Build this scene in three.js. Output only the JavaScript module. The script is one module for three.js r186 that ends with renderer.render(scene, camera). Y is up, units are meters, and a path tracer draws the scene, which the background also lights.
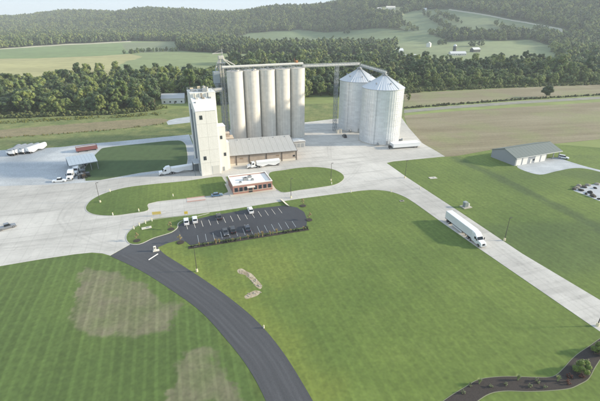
import * as THREE from 'three';
import { mergeGeometries, mergeVertices } from 'three/addons/utils/BufferGeometryUtils.js';
import { RoundedBoxGeometry } from 'three/addons/geometries/RoundedBoxGeometry.js';

// ---------------------------------------------------------------- camera, sky, sun, exposure
const D2R = Math.PI / 180;
const scene = new THREE.Scene();
const camera = new THREE.PerspectiveCamera(53.25, 1024 / 684, 0.5, 12000);
camera.position.set(0, 70, 0);
camera.rotation.set(-25 * D2R, 0, 0);
const renderer = new THREE.WebGLRenderer({ antialias: true });
renderer.setSize(1024, 684);
renderer.toneMapping = THREE.LinearToneMapping;
renderer.toneMappingExposure = 2.28;
renderer.shadowMap.enabled = true;

const SUN_AZ = 2 * D2R, SUN_EL = 18 * D2R;       // azimuth from +x towards -z
const sunDir = new THREE.Vector3(Math.cos(SUN_AZ) * Math.cos(SUN_EL), Math.sin(SUN_EL), -Math.sin(SUN_AZ) * Math.cos(SUN_EL));
{
  const w = 512, h = 256, a = new Float32Array(w * h * 4);
  for (let j = 0; j < h; j++) for (let i = 0; i < w; i++) {
    const ph = ((i + 0.5) / w - 0.5) * 2 * Math.PI, el = ((j + 0.5) / h - 0.5) * Math.PI;
    const x = Math.cos(el) * Math.cos(ph), y = Math.sin(el), z = Math.cos(el) * Math.sin(ph);
    const t = Math.pow(Math.max(0, y), 0.55);
    const s = Math.max(0, x * sunDir.x + y * sunDir.y + z * sunDir.z);
    const g = 0.12 * Math.pow(s, 6) + 0.3 * Math.pow(s, 60);
    const c = [0.36 * (1 - t) + 0.30 * t + g, 0.435 * (1 - t) + 0.37 * t + g * 0.9, 0.485 * (1 - t) + 0.475 * t + g * 0.72];
    a.set([c[0], c[1], c[2], 1], (j * w + i) * 4);
  }
  const tx = new THREE.DataTexture(a, w, h, THREE.RGBAFormat, THREE.FloatType);
  tx.mapping = THREE.EquirectangularReflectionMapping; tx.magFilter = THREE.LinearFilter; tx.minFilter = THREE.LinearFilter;
  tx.wrapS = THREE.RepeatWrapping; tx.needsUpdate = true;
  scene.background = tx; scene.environment = tx;
}
const sun = new THREE.DirectionalLight(new THREE.Color(1, 0.86, 0.66), 3.3);
sun.position.copy(sunDir).multiplyScalar(900).add(new THREE.Vector3(0, 0, -220));
sun.target.position.set(0, 0, -220); sun.castShadow = true; sun.shadow.radius = 6;
sun.shadow.mapSize.set(4096, 4096);
Object.assign(sun.shadow.camera, { left: -500, right: 500, top: 400, bottom: -400, near: 10, far: 2500 });
scene.add(sun, sun.target);
scene.fog = new THREE.FogExp2(new THREE.Color(0.86, 0.94, 1.0), 0.00017);

// ---------------------------------------------------------------- helpers
function rng(seed) { let a = seed >>> 0; return () => { a = (a + 0x6D2B79F5) | 0; let t = Math.imul(a ^ (a >>> 15), 1 | a); t = (t + Math.imul(t ^ (t >>> 7), 61 | t)) ^ t; return ((t ^ (t >>> 14)) >>> 0) / 4294967296; }; }
function hash(i, j) { let n = Math.imul(i | 0, 374761393) + Math.imul(j | 0, 668265263); n = Math.imul(n ^ (n >>> 13), 1274126177); return ((n ^ (n >>> 16)) >>> 0) / 4294967296; }
function vn(x, y) {
  const i = Math.floor(x), j = Math.floor(y); let u = x - i, v = y - j; u = u * u * (3 - 2 * u); v = v * v * (3 - 2 * v);
  const a = hash(i, j), b = hash(i + 1, j), c = hash(i, j + 1), d = hash(i + 1, j + 1);
  return a + (b - a) * u + (c - a) * v + (a - b - c + d) * u * v;
}
function fbm(x, y, o = 3) { let s = 0, a = 0.5, n = 0; for (let k = 0; k < o; k++) { s += a * vn(x, y); n += a; a *= 0.5; const q = x * 1.64 - y * 1.2 + 17.1; y = x * 1.2 + y * 1.64 + 9.7; x = q; } return s / n; }
const clamp = (v, a = 0, b = 1) => Math.max(a, Math.min(b, v));
const sstep = (a, b, v) => { const t = clamp((v - a) / (b - a)); return t * t * (3 - 2 * t); };
const linC = {}; const lin = (hex) => linC[hex] ??= (() => { const c = new THREE.Color(hex); return [c.r, c.g, c.b]; })();
const mixc = (a, b, t) => [a[0] + (b[0] - a[0]) * t, a[1] + (b[1] - a[1]) * t, a[2] + (b[2] - a[2]) * t];
const toS = (v) => { v = clamp(v); return 255 * (v <= 0.0031308 ? v * 12.92 : 1.055 * Math.pow(v, 1 / 2.4) - 0.055); };
function inPoly(p, x, z) { let c = false; for (let i = 0, j = p.length - 1; i < p.length; j = i++) { const a = p[i], b = p[j]; if ((a[1] > z) !== (b[1] > z) && x < (b[0] - a[0]) * (z - a[1]) / (b[1] - a[1]) + a[0]) c = !c; } return c; }
function segDist(p, x, z) { let m = 1e9; for (let i = 0; i + 1 < p.length; i++) { const [ax, az] = p[i], [bx, bz] = p[i + 1]; const dx = bx - ax, dz = bz - az; const t = clamp(((x - ax) * dx + (z - az) * dz) / (dx * dx + dz * dz)); m = Math.min(m, Math.hypot(x - ax - t * dx, z - az - t * dz)); } return m; }
const polyEdge = (p, x, z) => { const d = segDist([...p, p[0]], x, z); return inPoly(p, x, z) ? d : -d; };
// colour map laid out in world metres over a rectangle of ground
function worldTex(x0, z0, x1, z1, w, h, fn) {
  const a = new Uint8Array(w * h * 4);
  for (let j = 0; j < h; j++) for (let i = 0; i < w; i++) {
    const c = fn(x0 + (x1 - x0) * (i + 0.5) / w, z0 + (z1 - z0) * (j + 0.5) / h), k = (j * w + i) * 4;
    a[k] = toS(c[0]); a[k + 1] = toS(c[1]); a[k + 2] = toS(c[2]); a[k + 3] = 255;
  }
  const t = new THREE.DataTexture(a, w, h); t.colorSpace = THREE.SRGBColorSpace; t.magFilter = THREE.LinearFilter; t.minFilter = THREE.LinearMipmapLinearFilter; t.generateMipmaps = true; t.anisotropy = 8;
  t.needsUpdate = true; t.userData = { x0, z0, x1, z1 }; return t;
}
function tileTex(n, fn) { const t = worldTex(0, 0, 1, 1, n, n, fn); t.wrapS = t.wrapT = THREE.RepeatWrapping; return t; }
const ang = (a) => a * D2R;
const mat = (color, o = {}) => new THREE.MeshStandardMaterial({ color, roughness: 0.85, ...o });
const used = {};
function numbered(n) { const k = used[n] = (used[n] ?? -1) + 1; return k ? `${n}_${String(k).padStart(3, '0')}` : n; }
function tag(o, label, category, group, kind) { o.userData = { ...o.userData, label, category }; if (group) o.userData.group = group; if (kind) o.userData.kind = kind; return o; }
function thing(name, label, category, [x, y, z] = [0, 0, 0], turn = 0, group) {
  const g = new THREE.Group(); g.name = numbered(name); g.position.set(x, y, z); g.rotation.y = turn; scene.add(g); return tag(g, label, category, group);
}
function part(parent, name, geo, m) { const o = new THREE.Mesh(geo, m); o.name = name; o.castShadow = o.receiveShadow = true; parent.add(o); return o; }
function struct(name, geo, m, label) { const o = part(scene, numbered(name), geo, m); o.userData.kind = 'structure'; o.userData.label = label; return o; }
function copy(o, [x, y, z], turn, label) { const c = o.clone(); c.userData = { ...o.userData }; c.name = numbered(o.name.replace(/_\d{3}$/, '')); c.position.set(x, y, z); c.rotation.y = turn; if (label) c.userData.label = label; scene.add(c); return c; }
const bx = (w, h, d, x = 0, y = 0, z = 0) => new THREE.BoxGeometry(w, h, d).translate(x, y + h / 2, z);     // y = underside
const rb = (w, h, d, x = 0, y = 0, z = 0, r = 0.1, s = 2) => new RoundedBoxGeometry(w, h, d, s, r).translate(x, y + h / 2, z);
const cyl = (r1, r2, h, x = 0, y = 0, z = 0, n = 16) => new THREE.CylinderGeometry(r1, r2, h, n).translate(x, y + h / 2, z);
function bar(a, b, t, t2 = t) { // square bar between two points
  const A = new THREE.Vector3(...a), B = new THREE.Vector3(...b), d = B.clone().sub(A), L = d.length();
  const q = new THREE.Quaternion().setFromUnitVectors(new THREE.Vector3(0, 1, 0), d.normalize());
  return new THREE.BoxGeometry(t, L, t2).translate(0, L / 2, 0).applyQuaternion(q).translate(A.x, A.y, A.z);
}
function rod(a, b, r, n = 8) { const A = new THREE.Vector3(...a), B = new THREE.Vector3(...b), d = B.clone().sub(A), L = d.length(); const q = new THREE.Quaternion().setFromUnitVectors(new THREE.Vector3(0, 1, 0), d.normalize()); return new THREE.CylinderGeometry(r, r, L, n).translate(0, L / 2, 0).applyQuaternion(q).translate(A.x, A.y, A.z); }
const mg = (l) => mergeGeometries(l.map((g) => { const n = g.index ? g.toNonIndexed() : g; for (const k of Object.keys(n.attributes)) if (!['position', 'normal', 'uv'].includes(k)) n.deleteAttribute(k); return n; }));
function extr(pts, depth, bevel = 0) { // profile in x,y extruded along z, centred
  const s = new THREE.Shape(pts.map(([x, y]) => new THREE.Vector2(x, y)));
  return new THREE.ExtrudeGeometry(s, { depth, bevelEnabled: bevel > 0, bevelSize: bevel, bevelThickness: bevel, bevelSegments: 2, steps: 1 }).translate(0, 0, -depth / 2);
}
function smooth(pts, closed = true, n = 6) { const c = new THREE.CatmullRomCurve3(pts.map(([x, z]) => new THREE.Vector3(x, 0, z)), closed, 'centripetal'); return c.getPoints(pts.length * n).slice(0, closed ? -1 : undefined).map((v) => [v.x, v.z]); }
function shapeOf(pts) { return new THREE.Shape(pts.map(([x, z]) => new THREE.Vector2(x, -z))); }
function uvWorld(g, t) { const p = g.attributes.position, u = g.attributes.uv, r = t.isTexture ? t.userData : { x0: 0, z0: 0, x1: t, z1: t }; for (let i = 0; i < p.count; i++) u.setXY(i, (p.getX(i) - r.x0) / (r.x1 - r.x0), (p.getZ(i) - r.z0) / (r.z1 - r.z0)); return g; }
const sheet = (pts, y, t, holes = []) => { const s = shapeOf(pts); for (const h of holes) s.holes.push(shapeOf(h)); return uvWorld(new THREE.ShapeGeometry(s).rotateX(-Math.PI / 2).translate(0, y, 0), t); };
const slab = (pts, y, h, t) => uvWorld(new THREE.ExtrudeGeometry(shapeOf(pts), { depth: h, bevelEnabled: false }).rotateX(-Math.PI / 2).translate(0, y, 0), t);
function offset(pts, d) { // closed outline moved outwards by d
  const n = pts.length; let A = 0; for (let i = 0; i < n; i++) { const a = pts[i], b = pts[(i + 1) % n]; A += a[0] * b[1] - b[0] * a[1]; }
  const s = A > 0 ? 1 : -1;
  return pts.map((p, i) => { const a = pts[(i + n - 1) % n], b = pts[(i + 1) % n]; const dx = b[0] - a[0], dz = b[1] - a[1], L = Math.hypot(dx, dz) || 1; return [p[0] + s * d * dz / L, p[1] - s * d * dx / L]; });
}

// ---------------------------------------------------------------- terrain
const TS = [-1.2, -0.68, -0.5, -0.23, 0, 0.2, 0.45, 0.68, 1.2];
const TB = [1550, 1500, 1500, 1350, 1300, 1100, 950, 900, 900];
const TR = [2300, 2300, 2200, 1900, 1750, 1700, 1700, 1600, 1500];
const TH = [45, 48, 66, 74, 80, 122, 140, 155, 160];
function itp(T, s) { if (s <= TS[0]) return T[0]; for (let i = 0; i + 1 < TS.length; i++) if (s <= TS[i + 1]) { let t = (s - TS[i]) / (TS[i + 1] - TS[i]); t = t * t * (3 - 2 * t); return T[i] + (T[i + 1] - T[i]) * t; } return T[T.length - 1]; }
function ground(x, z) {
  const d = -z; if (d < 800) return 0;
  const s = x / d, b = itp(TB, s), r = itp(TR, s), h = itp(TH, s); let t = clamp((d - b) / (r - b)); t = t * t * (3 - 2 * t);
  return t * (h + 9 * Math.sin(x / 130 + 1) * Math.sin(z / 170) + 5 * Math.sin(x / 61) * Math.cos(z / 83));
}
// open land in the valley and on the hillsides: outline, colour
const OPEN = [
  { c: '#758256', p: [[-421,-444], [-753,-819], [-672,-956], [-610,-1088], [-486,-1230], [-343,-1208], [-255,-890], [-147,-832], [0,-819], [221,-779], [193,-678], [-113,-678], [-81,-444]] },
  { c: '#6c7f50', p: [[-616,-665], [-729,-793], [-654,-929], [-458,-1124], [-417,-1000], [-328,-819], [-422,-744], [-516,-726]] },
  { c: '#9a9768', p: [[-421,-444], [-616,-665], [-516,-726], [-422,-744], [-328,-819], [-288,-771], [-284,-695], [-266,-612], [-216,-444]] },
  { c: '#6c7657', p: [[-466,-1124], [-343,-1208], [-255,-890], [-307,-841], [-337,-841], [-401,-973]] },
  { c: '#b5b29a', p: [[-729,-793], [-753,-819], [-672,-956], [-610,-1088], [-486,-1230], [-466,-1185], [-590,-1053], [-654,-929]] },
  { c: '#657552', p: [[-246,-1358], [-168,-1452], [0,-1460], [184,-1330], [331,-1250], [375,-1175], [299,-1066], [105,-1000], [-94,-1000]] },
  { c: '#74805a', p: [[241,-1088], [342,-1183], [381,-1156], [372,-1095], [496,-1066], [570,-1067], [580,-984], [359,-576], [138,-576], [175,-779]] },
  { c: '#6d7a5a', p: [[320,-1411], [391,-1445], [474,-1400], [540,-1324], [620,-1235], [679,-1135], [662,-1076], [630,-1065], [593,-1116], [518,-1119], [452,-1151], [386,-1195], [325,-1225], [297,-1293]] },
  { c: '#9a9a6c', p: [[226,-1520], [287,-1520], [345,-1502], [332,-1407], [277,-1420], [242,-1462]] },
];
const LANES = [{ w: 5, c: '#aaa898', p: [[474,-1400], [540,-1324], [630,-1226], [681,-1140], [667,-1076]] }];
for (const o of OPEN) o.l = lin(o.c);
function openAt(x, z) { let r = null; for (const o of OPEN) if (inPoly(o.p, x, z)) r = o; return r; }
const terrainTex = worldTex(-1900, -2700, 1900, -250, 1536, 1024, (x, z) => {
  const w1 = (fbm(x / 40, z / 40, 2) - 0.5) * 16, o = openAt(x + w1, z + w1 * 1.5), n = fbm(x / 9, z / 9, 3), m = fbm(x / 120 + 5, z / 70, 3);
  let c = o ? o.l : lin('#3f4a2c');
  if (!o && -z < 640) c = lin('#76824a');
  const rw = fbm((x * 0.96 + z * 0.28) / 60, (z * 0.96 - x * 0.28) / 5, 3); c = c.map((v) => v * (0.5 + 0.35 * n + 0.4 * m + 0.3 * rw));
  for (const l of LANES) if (-z > 900 && segDist(l.p, x, z) < l.w) c = lin(l.c);
  return c;
});
{
  const xs = [], zs = [];
  for (let x = -6000; x <= 6000; x += Math.abs(x) < 2000 ? 40 : 250) xs.push(x);
  for (let z = 1200; z >= -6000; z -= (z <= -800 && z > -2600) ? 30 : 200) zs.push(z);
  const pos = [], uv = [], idx = [], r = terrainTex.userData;
  for (const z of zs) for (const x of xs) { pos.push(x, ground(x, z) - 0.06, z); uv.push((x - r.x0) / (r.x1 - r.x0), (z - r.z0) / (r.z1 - r.z0)); }
  const W = xs.length; for (let j = 0; j + 1 < zs.length; j++) for (let i = 0; i + 1 < W; i++) { const a = j * W + i; idx.push(a, a + 1, a + W + 1, a, a + W + 1, a + W); }
  const g = new THREE.BufferGeometry(); g.setAttribute('position', new THREE.Float32BufferAttribute(pos, 3)); g.setAttribute('uv', new THREE.Float32BufferAttribute(uv, 2)); g.setIndex(idx); g.computeVertexNormals();
  struct('terrain', g, mat(0xffffff, { map: terrainTex, roughness: 1 }), 'wide valley floor rising to wooded hills');
}

// ---------------------------------------------------------------- lawns and paving
const GA = ang(17), UX = Math.cos(GA), UZ = -Math.sin(GA);       // the site's own grid
const gu = (x, z) => x * UX + z * UZ, gv = (x, z) => -x * UZ + z * UX;
const DRY1 = [[-65.9,-102.6], [-58.5,-100.5], [-51.5,-99.5], [-31.9,-83.7], [-30.3,-79.9], [-32.7,-75.2], [-40.9,-72.2], [-52.5,-75.2], [-57.8,-77.3], [-61.2,-87.4], [-64.9,-97.0]];
const DRY2 = [[-27.6,-62.6], [-27.4,-68.2], [-23.2,-69.7], [-17.4,-65.9], [-12.5,-59.2], [-10.1,-53.4], [-26.3,-53.4]];
const driveR = [[-45.3,-110.3], [-37.1,-103.7], [-29.4,-97.0], [-20.5,-88.7], [-11.3,-78.9], [-4.4,-69.0], [0.0,-60.7], [2.6,-55.4]];
const DARKB = [[83.1,-204.0], [94.2,-175.2], [103.1,-145.8], [111.3,-111.8]];
const WESTLAWN = [[-57.8,-107.6], [-48.2,-101.0], [-36.6,-92.2], [-26.5,-84.5], [-18.3,-75.9], [-12.0,-67.3], [-5.1,-56.8], [1.7,-42.1], [30, 20], [-300, 20], [-300, -160]], EASTLAWN = [[44.6,-194.6], [50.2,-175.2], [61.8,-137.8], [71.1,-108.8], [80.2,-85.3], [88.5,-65.0], [300, -60], [300, -300], [60, -300]];
const lawnTex = worldTex(-190, -262, 210, 0, 2048, 1400, (x, z) => {
  const u = gu(x, z), v = gv(x, z);
  const xr = x * 0.87 - z * 0.5, zr = x * 0.5 + z * 0.87; const n1 = fbm(xr / 0.8, zr / 0.8, 2), n2 = fbm(xr / 6 + 3, zr / 6, 4), n3 = fbm(zr / 34 + 9, xr / 34, 4), n4 = vn(xr * 2.3, zr * 2.3);
  let c = mixc(lin('#52672f'), lin('#647536'), clamp(n3 * 1.5 - 0.3));
  c = mixc(c, lin('#6e7d40'), 0.18 * sstep(0.55, 0.8, n2));
  const left = inPoly(WESTLAWN, x, z);
  if (left) c = mixc(c, lin('#4b6033'), 0.6);
  // mowing: alternate passes lay the grass two ways
  const wob = (fbm(u / 20, v / 50, 2) - 0.5) * 1.2;
  const ph = (((u + wob) / 2.4) % 1 + 1) % 1, pass = Math.floor((u + wob) / 2.4);
  const amp = left ? 0.36 : 0.17;
  let k = 1 + amp * (sstep(0.0, 0.12, ph) * sstep(0.42, 0.3, ph) * 0.55 - 0.2) + amp * 0.35 * (hash(pass, 3) - 0.5);
  // dead grass patches on the left lawn
  for (const [D, s] of [[DRY1, 1.05], [DRY2, 1.0]]) {
    const e = polyEdge(D, x + (n2 - 0.5) * 7 + (n1 - 0.5) * 2, z + (fbm(zr / 5 + 40, xr / 5, 4) - 0.5) * 6);
    if (e > -3) { const b = sstep(-0.4, 1.4, e) * s * (0.42 + 0.75 * (fbm(xr / 4, zr / 4, 4) - 0.2) * (0.6 + 0.6 * fbm(u / 0.5, v / 7, 3))); c = mixc(c, lin('#76725c'), clamp(b)); }
  }
  // parched strip beside the drive and around the stones
  if (x < 30 && z > -140) {
    const d = segDist(driveR, x, z), side = x > -60;
    if (side) c = mixc(c, lin('#7e873c'), 0.45 * sstep(11, 1, d + (n2 - 0.5) * 9));
    const e = Math.hypot(x + 12, z + 104); c = mixc(c, lin('#7b863e'), 0.55 * sstep(20, 4, e + (n2 - 0.5) * 12));
  }
  // drainage swale of lusher grass east of the road
  if (inPoly(EASTLAWN, x, z)) { const d = segDist(DARKB, x, z); c = mixc(c, lin('#3b4d2f'), 0.6 * sstep(5, 0.5, d + (n2 - 0.5) * 4)); c = mixc(c, lin('#415431'), 0.5 * sstep(0.45, 0.65, fbm(x / 60 + 2, z / 24, 2))); }
  k *= 0.72 + 0.36 * n1 + 0.2 * n4 + 0.1 * (n2 - 0.5) + 0.16 * (n3 - 0.5);
  return c.map((q) => q * k);
});
const mLawn = mat(0xffffff, { map: lawnTex, roughness: 1 });
struct('lawn', sheet([[-190, 0], [210, 0], [210, -210], [150, -230], [100, -262], [-190, -262]], 0, lawnTex), mLawn, 'striped mown lawn round the grain terminal');
const roughTex = tileTex(512, (x, z) => { const a = (k, o) => { const q = x * k, w = z * k; return fbm(q, w, o); }; const e = Math.min(x, 1 - x, z, 1 - z) * 12; const n = a(14, 4) * clamp(e) + 0.5 * (1 - clamp(e)); const c = mixc(lin('#596a3a'), lin('#7f8250'), clamp(n * 1.6 - 0.3)); return c.map((v) => v * (0.8 + 0.4 * vn(x * 90, z * 90))); });
struct('meadow', sheet([[-195.8,-207.4], [-169.7,-217.0], [-138.8,-222.7], [-70.2,-249.0], [0.0,-277.2], [25.5,-288.9], [78.0,-295.1], [93.2,-359.1], [34.7,-350.3], [-83.0,-333.8], [-139.7,-309.9], [-182.6,-303.1], [-222.7,-295.1], [-259.8,-285.9]], 0.012, 60), mat(0xffffff, { map: roughTex, roughness: 1 }), 'rough grass between the yard and the trees');
const ditchTex = tileTex(256, (x, z) => { const n = fbm(x * 8, z * 24, 3); return mixc(lin('#6f6a4c'), lin('#8b8063'), n).map((v) => v * (0.8 + 0.4 * vn(x * 60, z * 60))); });
struct('bare_strip', sheet(smooth([[-227.9,-246.7], [-199.7,-261.2], [-167.0,-274.4], [-130.5,-287.4], [-100.9,-292.6], [-95.3,-285.9], [-103.9,-273.0], [-121.4,-265.0], [-155.1,-252.6], [-187.6,-243.3], [-215.5,-231.6]]), 0.03, 40), mat(0xffffff, { map: ditchTex, roughness: 1 }), 'bare brown strip of earth below the trees');

const LANE = [[[84.9,-61.0], [76.7,-81.0], [66.6,-114.3], [54.6,-152.6], [44.7,-175.2], [30.7,-193.1], [16.1,-204.0], [-15.5,-196.1], [-38.6,-185.8], [-70.2,-173.9], [-92.7,-162.1], [-124.6,-150.6]], [[44.7,-175.2], [32.7,-167.9], [20.0,-163.2], [0.0,-156.7], [-32.3,-145.8], [-57.6,-136.9], [-69.2,-128.1], [-83.5,-120.9], [-107.0,-114.9]], [[30.7,-193.1], [24.8,-177.8], [15.5,-163.2]], [[-58.9,-111.8], [-71.8,-118.2], [-90.0,-132.8], [-92.2,-150.6], [-80.8,-165.5]], [[-59.6,-111.8], [-76.9,-114.9], [-98.2,-111.8]], [[16.1,-204.0], [17.7,-227.5], [28.7,-249.0]], [[-115.3,-136.9], [-95.5,-143.1], [-94.0,-152.6], [-91.5,-164.4]]].map((l) => smooth(l, false, 2));
const yardTex = worldTex(-200, -300, 160, -60, 2048, 1366, (x, z) => {
  const u = gu(x, z), v = gv(x, z);
  const n1 = fbm(x / 2.5, z / 2.5, 3), n2 = fbm(x / 26, z / 26, 3), tr = fbm(u / 40, v / 2.2, 2), cell = hash(Math.floor(u / 4.6), Math.floor(v / 4.6) + 77);
  let c = mixc(lin('#a9a7a1'), lin('#c7c5be'), clamp(n2 * 1.6 - 0.3));
  let k = 0.87 + 0.16 * n1 + 0.06 * cell - 0.22 * sstep(0.55, 0.75, tr) * n2;
  const ju = Math.abs(((u / 4.6) % 1 + 1) % 1 - 0.5) * 4.6, jv = Math.abs(((v / 4.6) % 1 + 1) % 1 - 0.5) * 4.6;
  if (ju < 0.09 || jv < 0.09) k *= 0.86;
  let tm = 0; for (const l of LANE) { const bb = l.bb ??= [Math.min(...l.map((p) => p[0])) - 6, Math.max(...l.map((p) => p[0])) + 6, Math.min(...l.map((p) => p[1])) - 6, Math.max(...l.map((p) => p[1])) + 6]; if (x < bb[0] || x > bb[1] || z < bb[2] || z > bb[3]) continue; const d = segDist(l, x, z) + (n2 - 0.5) * 1.6; if (d < 4) tm = Math.max(tm, Math.exp(-(((d - 1.1) / 0.45) ** 2)) + 0.5 * Math.exp(-(((d - 2.6) / 0.6) ** 2)) * n2 + 0.3 * sstep(3.5, 0, d)); }
  k *= 1 - 0.1 * tm * (0.4 + fbm(u / 14 + 8, v / 14, 3)); if (vn(x / 1.3 + 50, z / 1.3) > 0.93) k *= 0.88;
  k *= 0.95 + 0.08 * vn(x * 3, z * 3);
  return c.map((q) => q * k);
});
const mYard = mat(0xffffff, { map: yardTex, roughness: 0.9 });
const yardL = smooth([[-59.9,-119.2], [-60.9,-124.1], [-60.2,-127.4], [-58.5,-130.4], [-55.2,-133.6], [-49.5,-135.3]], false, 5);
const roadCurve = smooth([[22.0,-158.8], [27.5,-160.4], [33.3,-161.0], [39.4,-159.1], [44.0,-154.1], [46.9,-147.7]], false, 5);
const YARD = [[-157.1,-159.9], [-135.1,-166.1], [-113.6,-167.9], [-98.4,-170.2], [-54.2,-188.7], [-59.1,-218.0], [-70.2,-249.0], [-40.5,-265.0], [0.0,-280.0], [25.8,-292.6], [75.7,-295.1], [73.8,-266.3], [73.2,-230.5], [76.7,-216.1], [78.6,-206.5], [48.7,-198.4], [44.9,-196.1], [50.5,-176.1], [62.4,-139.5], [71.6,-109.6], [81.0,-86.5], [89.3,-65.9], [80.4,-56.1], [72.8,-75.2], [59.6,-111.0], [53.0,-129.7], ...roadCurve.slice().reverse(), [0.0,-151.9], [-31.4,-140.4], [-43.4,-136.9], ...yardL.slice().reverse(), [-57.0,-115.2], [-60.7,-108.4], [-63.8,-109.7], [-67.4,-110.2], [-72.4,-109.2], [-81.1,-106.5], [-91.9,-102.5], [-105.7,-97.0]];
struct('concrete_yard', slab(YARD, 0.002, 0.05, yardTex), mYard, 'pale concrete yard and looping truck roads');
const gravelTex = tileTex(1024, (x, z) => { const s = Math.min(1, Math.min(x, 1 - x, z, 1 - z) * 10), n = fbm(x * 9, z * 9, 4) * s + 0.5 * (1 - s), q = fbm(x * 3 + 40 + z * 5, z * 22, 2) * s + 0.5 * (1 - s); return mixc(lin('#999fa3'), lin('#b6bbbd'), clamp(n * 1.3 - 0.15 + (q - 0.5) * 0.8)).map((v) => v * (0.85 + 0.3 * vn(x * 300, z * 300))); });
const mGravel = mat(0xffffff, { map: gravelTex, roughness: 1 });
struct('gravel_lot', sheet([[-156.2,-158.8], [-134.5,-165.3], [-113.2,-167.1], [-98.0,-169.5], [-53.7,-187.8], [-59.6,-218.0], [-71.1,-250.0], [-110.2,-234.7], [-124.0,-230.5], [-139.1,-223.2], [-170.0,-217.4], [-196.5,-208.2]], 0.058, 90), mGravel, 'pale grey gravel trailer lot');
struct('gravel_pad', sheet(smooth([[109.9,-190.9], [111.4,-183.1], [115.4,-179.6], [125.7,-184.0], [138.4,-188.7], [143.5,-187.3], [148.1,-181.7], [158.2,-172.7], [162.1,-177.8], [150.0,-184.5], [145.4,-190.1], [140.8,-199.2], [138.8,-204.9], [126.9,-200.8]], true, 4), 0.02, 40), mGravel, 'gravel apron in front of the green-roofed shed');
struct('gravel_pad', sheet(smooth([[119.8,-161.0], [125.0,-164.4], [132.3,-167.3], [142.6,-169.0], [128.0,-146.7], [123.9,-149.6], [122.2,-154.6]], true, 4), 0.02, 40), mGravel, 'gravel patch strewn with rocks on the lawn');
struct('gravel_pad', sheet([[-96.7,-285.9], [-91.6,-293.5], [-82.9,-299.9], [-78.3,-281.5], [-91.8,-274.4]], 0.02, 40), mGravel, 'pale pad behind the white tower');

// asphalt drive and car park
const asphTex = (a, b) => tileTex(512, (x, z) => { const s = Math.min(1, Math.min(x, 1 - x, z, 1 - z) * 10), n = fbm(x * 7, z * 7, 4) * s + 0.5 * (1 - s); return mixc(lin(a), lin(b), n).map((v) => v * (0.8 + 0.4 * vn(x * 256, z * 256))); });
const mAsph = mat(0xffffff, { map: asphTex('#404246', '#505256'), roughness: 0.85 }), mNewAsph = mat(0xffffff, { map: asphTex('#34363b', '#43464b'), roughness: 0.8 });
const dl = smooth([[-60.6,-108.2], [-48.0,-100.2], [-36.2,-91.0], [-26.0,-82.1], [-17.7,-72.3], [-11.6,-64.1], [-6.8,-55.4], [-1.7,-42.1]], false, 6);
const dr = smooth([[-45.3,-111.2], [-43.4,-109.1], [-37.1,-103.7], [-29.4,-97.0], [-20.5,-88.7], [-11.3,-78.9], [-4.4,-69.0], [2.6,-55.4], [9.1,-40.5]], false, 6);
struct('asphalt_drive', slab([...dl.slice(0, 14), ...dr.slice(0, 12).reverse(), [-47.1,-113.3], [-44.5,-116.2], [-41.0,-118.2], [-38.3,-116.9], [-44.1,-128.1], [-44.0,-125.9], [-45.2,-123.0], [-50.4,-119.1], [-54.1,-115.0], [-56.9,-115.2]], 0.001, 0.03, 30), mAsph, 'asphalt mouth of the drive at the car park entrance');
{
  const n = 90, pos = [], uv = [], idx = [], at = (l, t) => { const q = t * (l.length - 1), k = Math.min(l.length - 2, Math.floor(q)); return [l[k][0] + (l[k + 1][0] - l[k][0]) * (q - k), l[k][1] + (l[k + 1][1] - l[k][1]) * (q - k)]; };
  const A = dl.slice(), B = dr.slice(2); let s = 0, last = null;
  for (let i = 0; i <= n; i++) { const a = at(A, i / n), b = at(B, i / n), m = [(a[0] + b[0]) / 2, (a[1] + b[1]) / 2]; if (last) s += Math.hypot(m[0] - last[0], m[1] - last[1]); last = m; for (let j = 0; j <= 6; j++) { const t = j / 6; pos.push(a[0] + (b[0] - a[0]) * t, 0.038, a[1] + (b[1] - a[1]) * t); uv.push(t, s / 90); } }
  for (let i = 0; i < n; i++) for (let j = 0; j < 6; j++) { const a = i * 7 + j; idx.push(a, a + 8, a + 7, a, a + 1, a + 8); }
  const g = new THREE.BufferGeometry(); g.setAttribute('position', new THREE.Float32BufferAttribute(pos, 3)); g.setAttribute('uv', new THREE.Float32BufferAttribute(uv, 2)); g.setIndex(idx); g.computeVertexNormals(); if (g.attributes.normal.getY(0) < 0) { g.index.array.reverse(); g.computeVertexNormals(); }
  const t = worldTex(0, 0, 1, 1, 256, 1024, (x, z) => { // dust worn into pale wheel tracks, darker seal between
    const w = (fbm(z * 14, 3, 2) - 0.5) * 0.05; let k = 0; for (const c of [0.22, 0.36, 0.62, 0.77]) k = Math.max(k, Math.exp(-(((x + w - c) / 0.045) ** 2)));
    const st = fbm(x * 26, z * 12, 3); return mixc(lin('#393b3e'), lin('#5c5d60'), clamp(0.3 + 0.2 * k * (0.5 + st * 0.8) + 0.3 * (st - 0.4))).map((v) => v * (0.82 + 0.36 * vn(x * 120, z * 900)));
  }); t.wrapT = THREE.RepeatWrapping;
  struct('asphalt_drive', g, mat(0xffffff, { map: t, roughness: 0.85 }), 'curving dark asphalt drive with pale wheel tracks');
}
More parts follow.
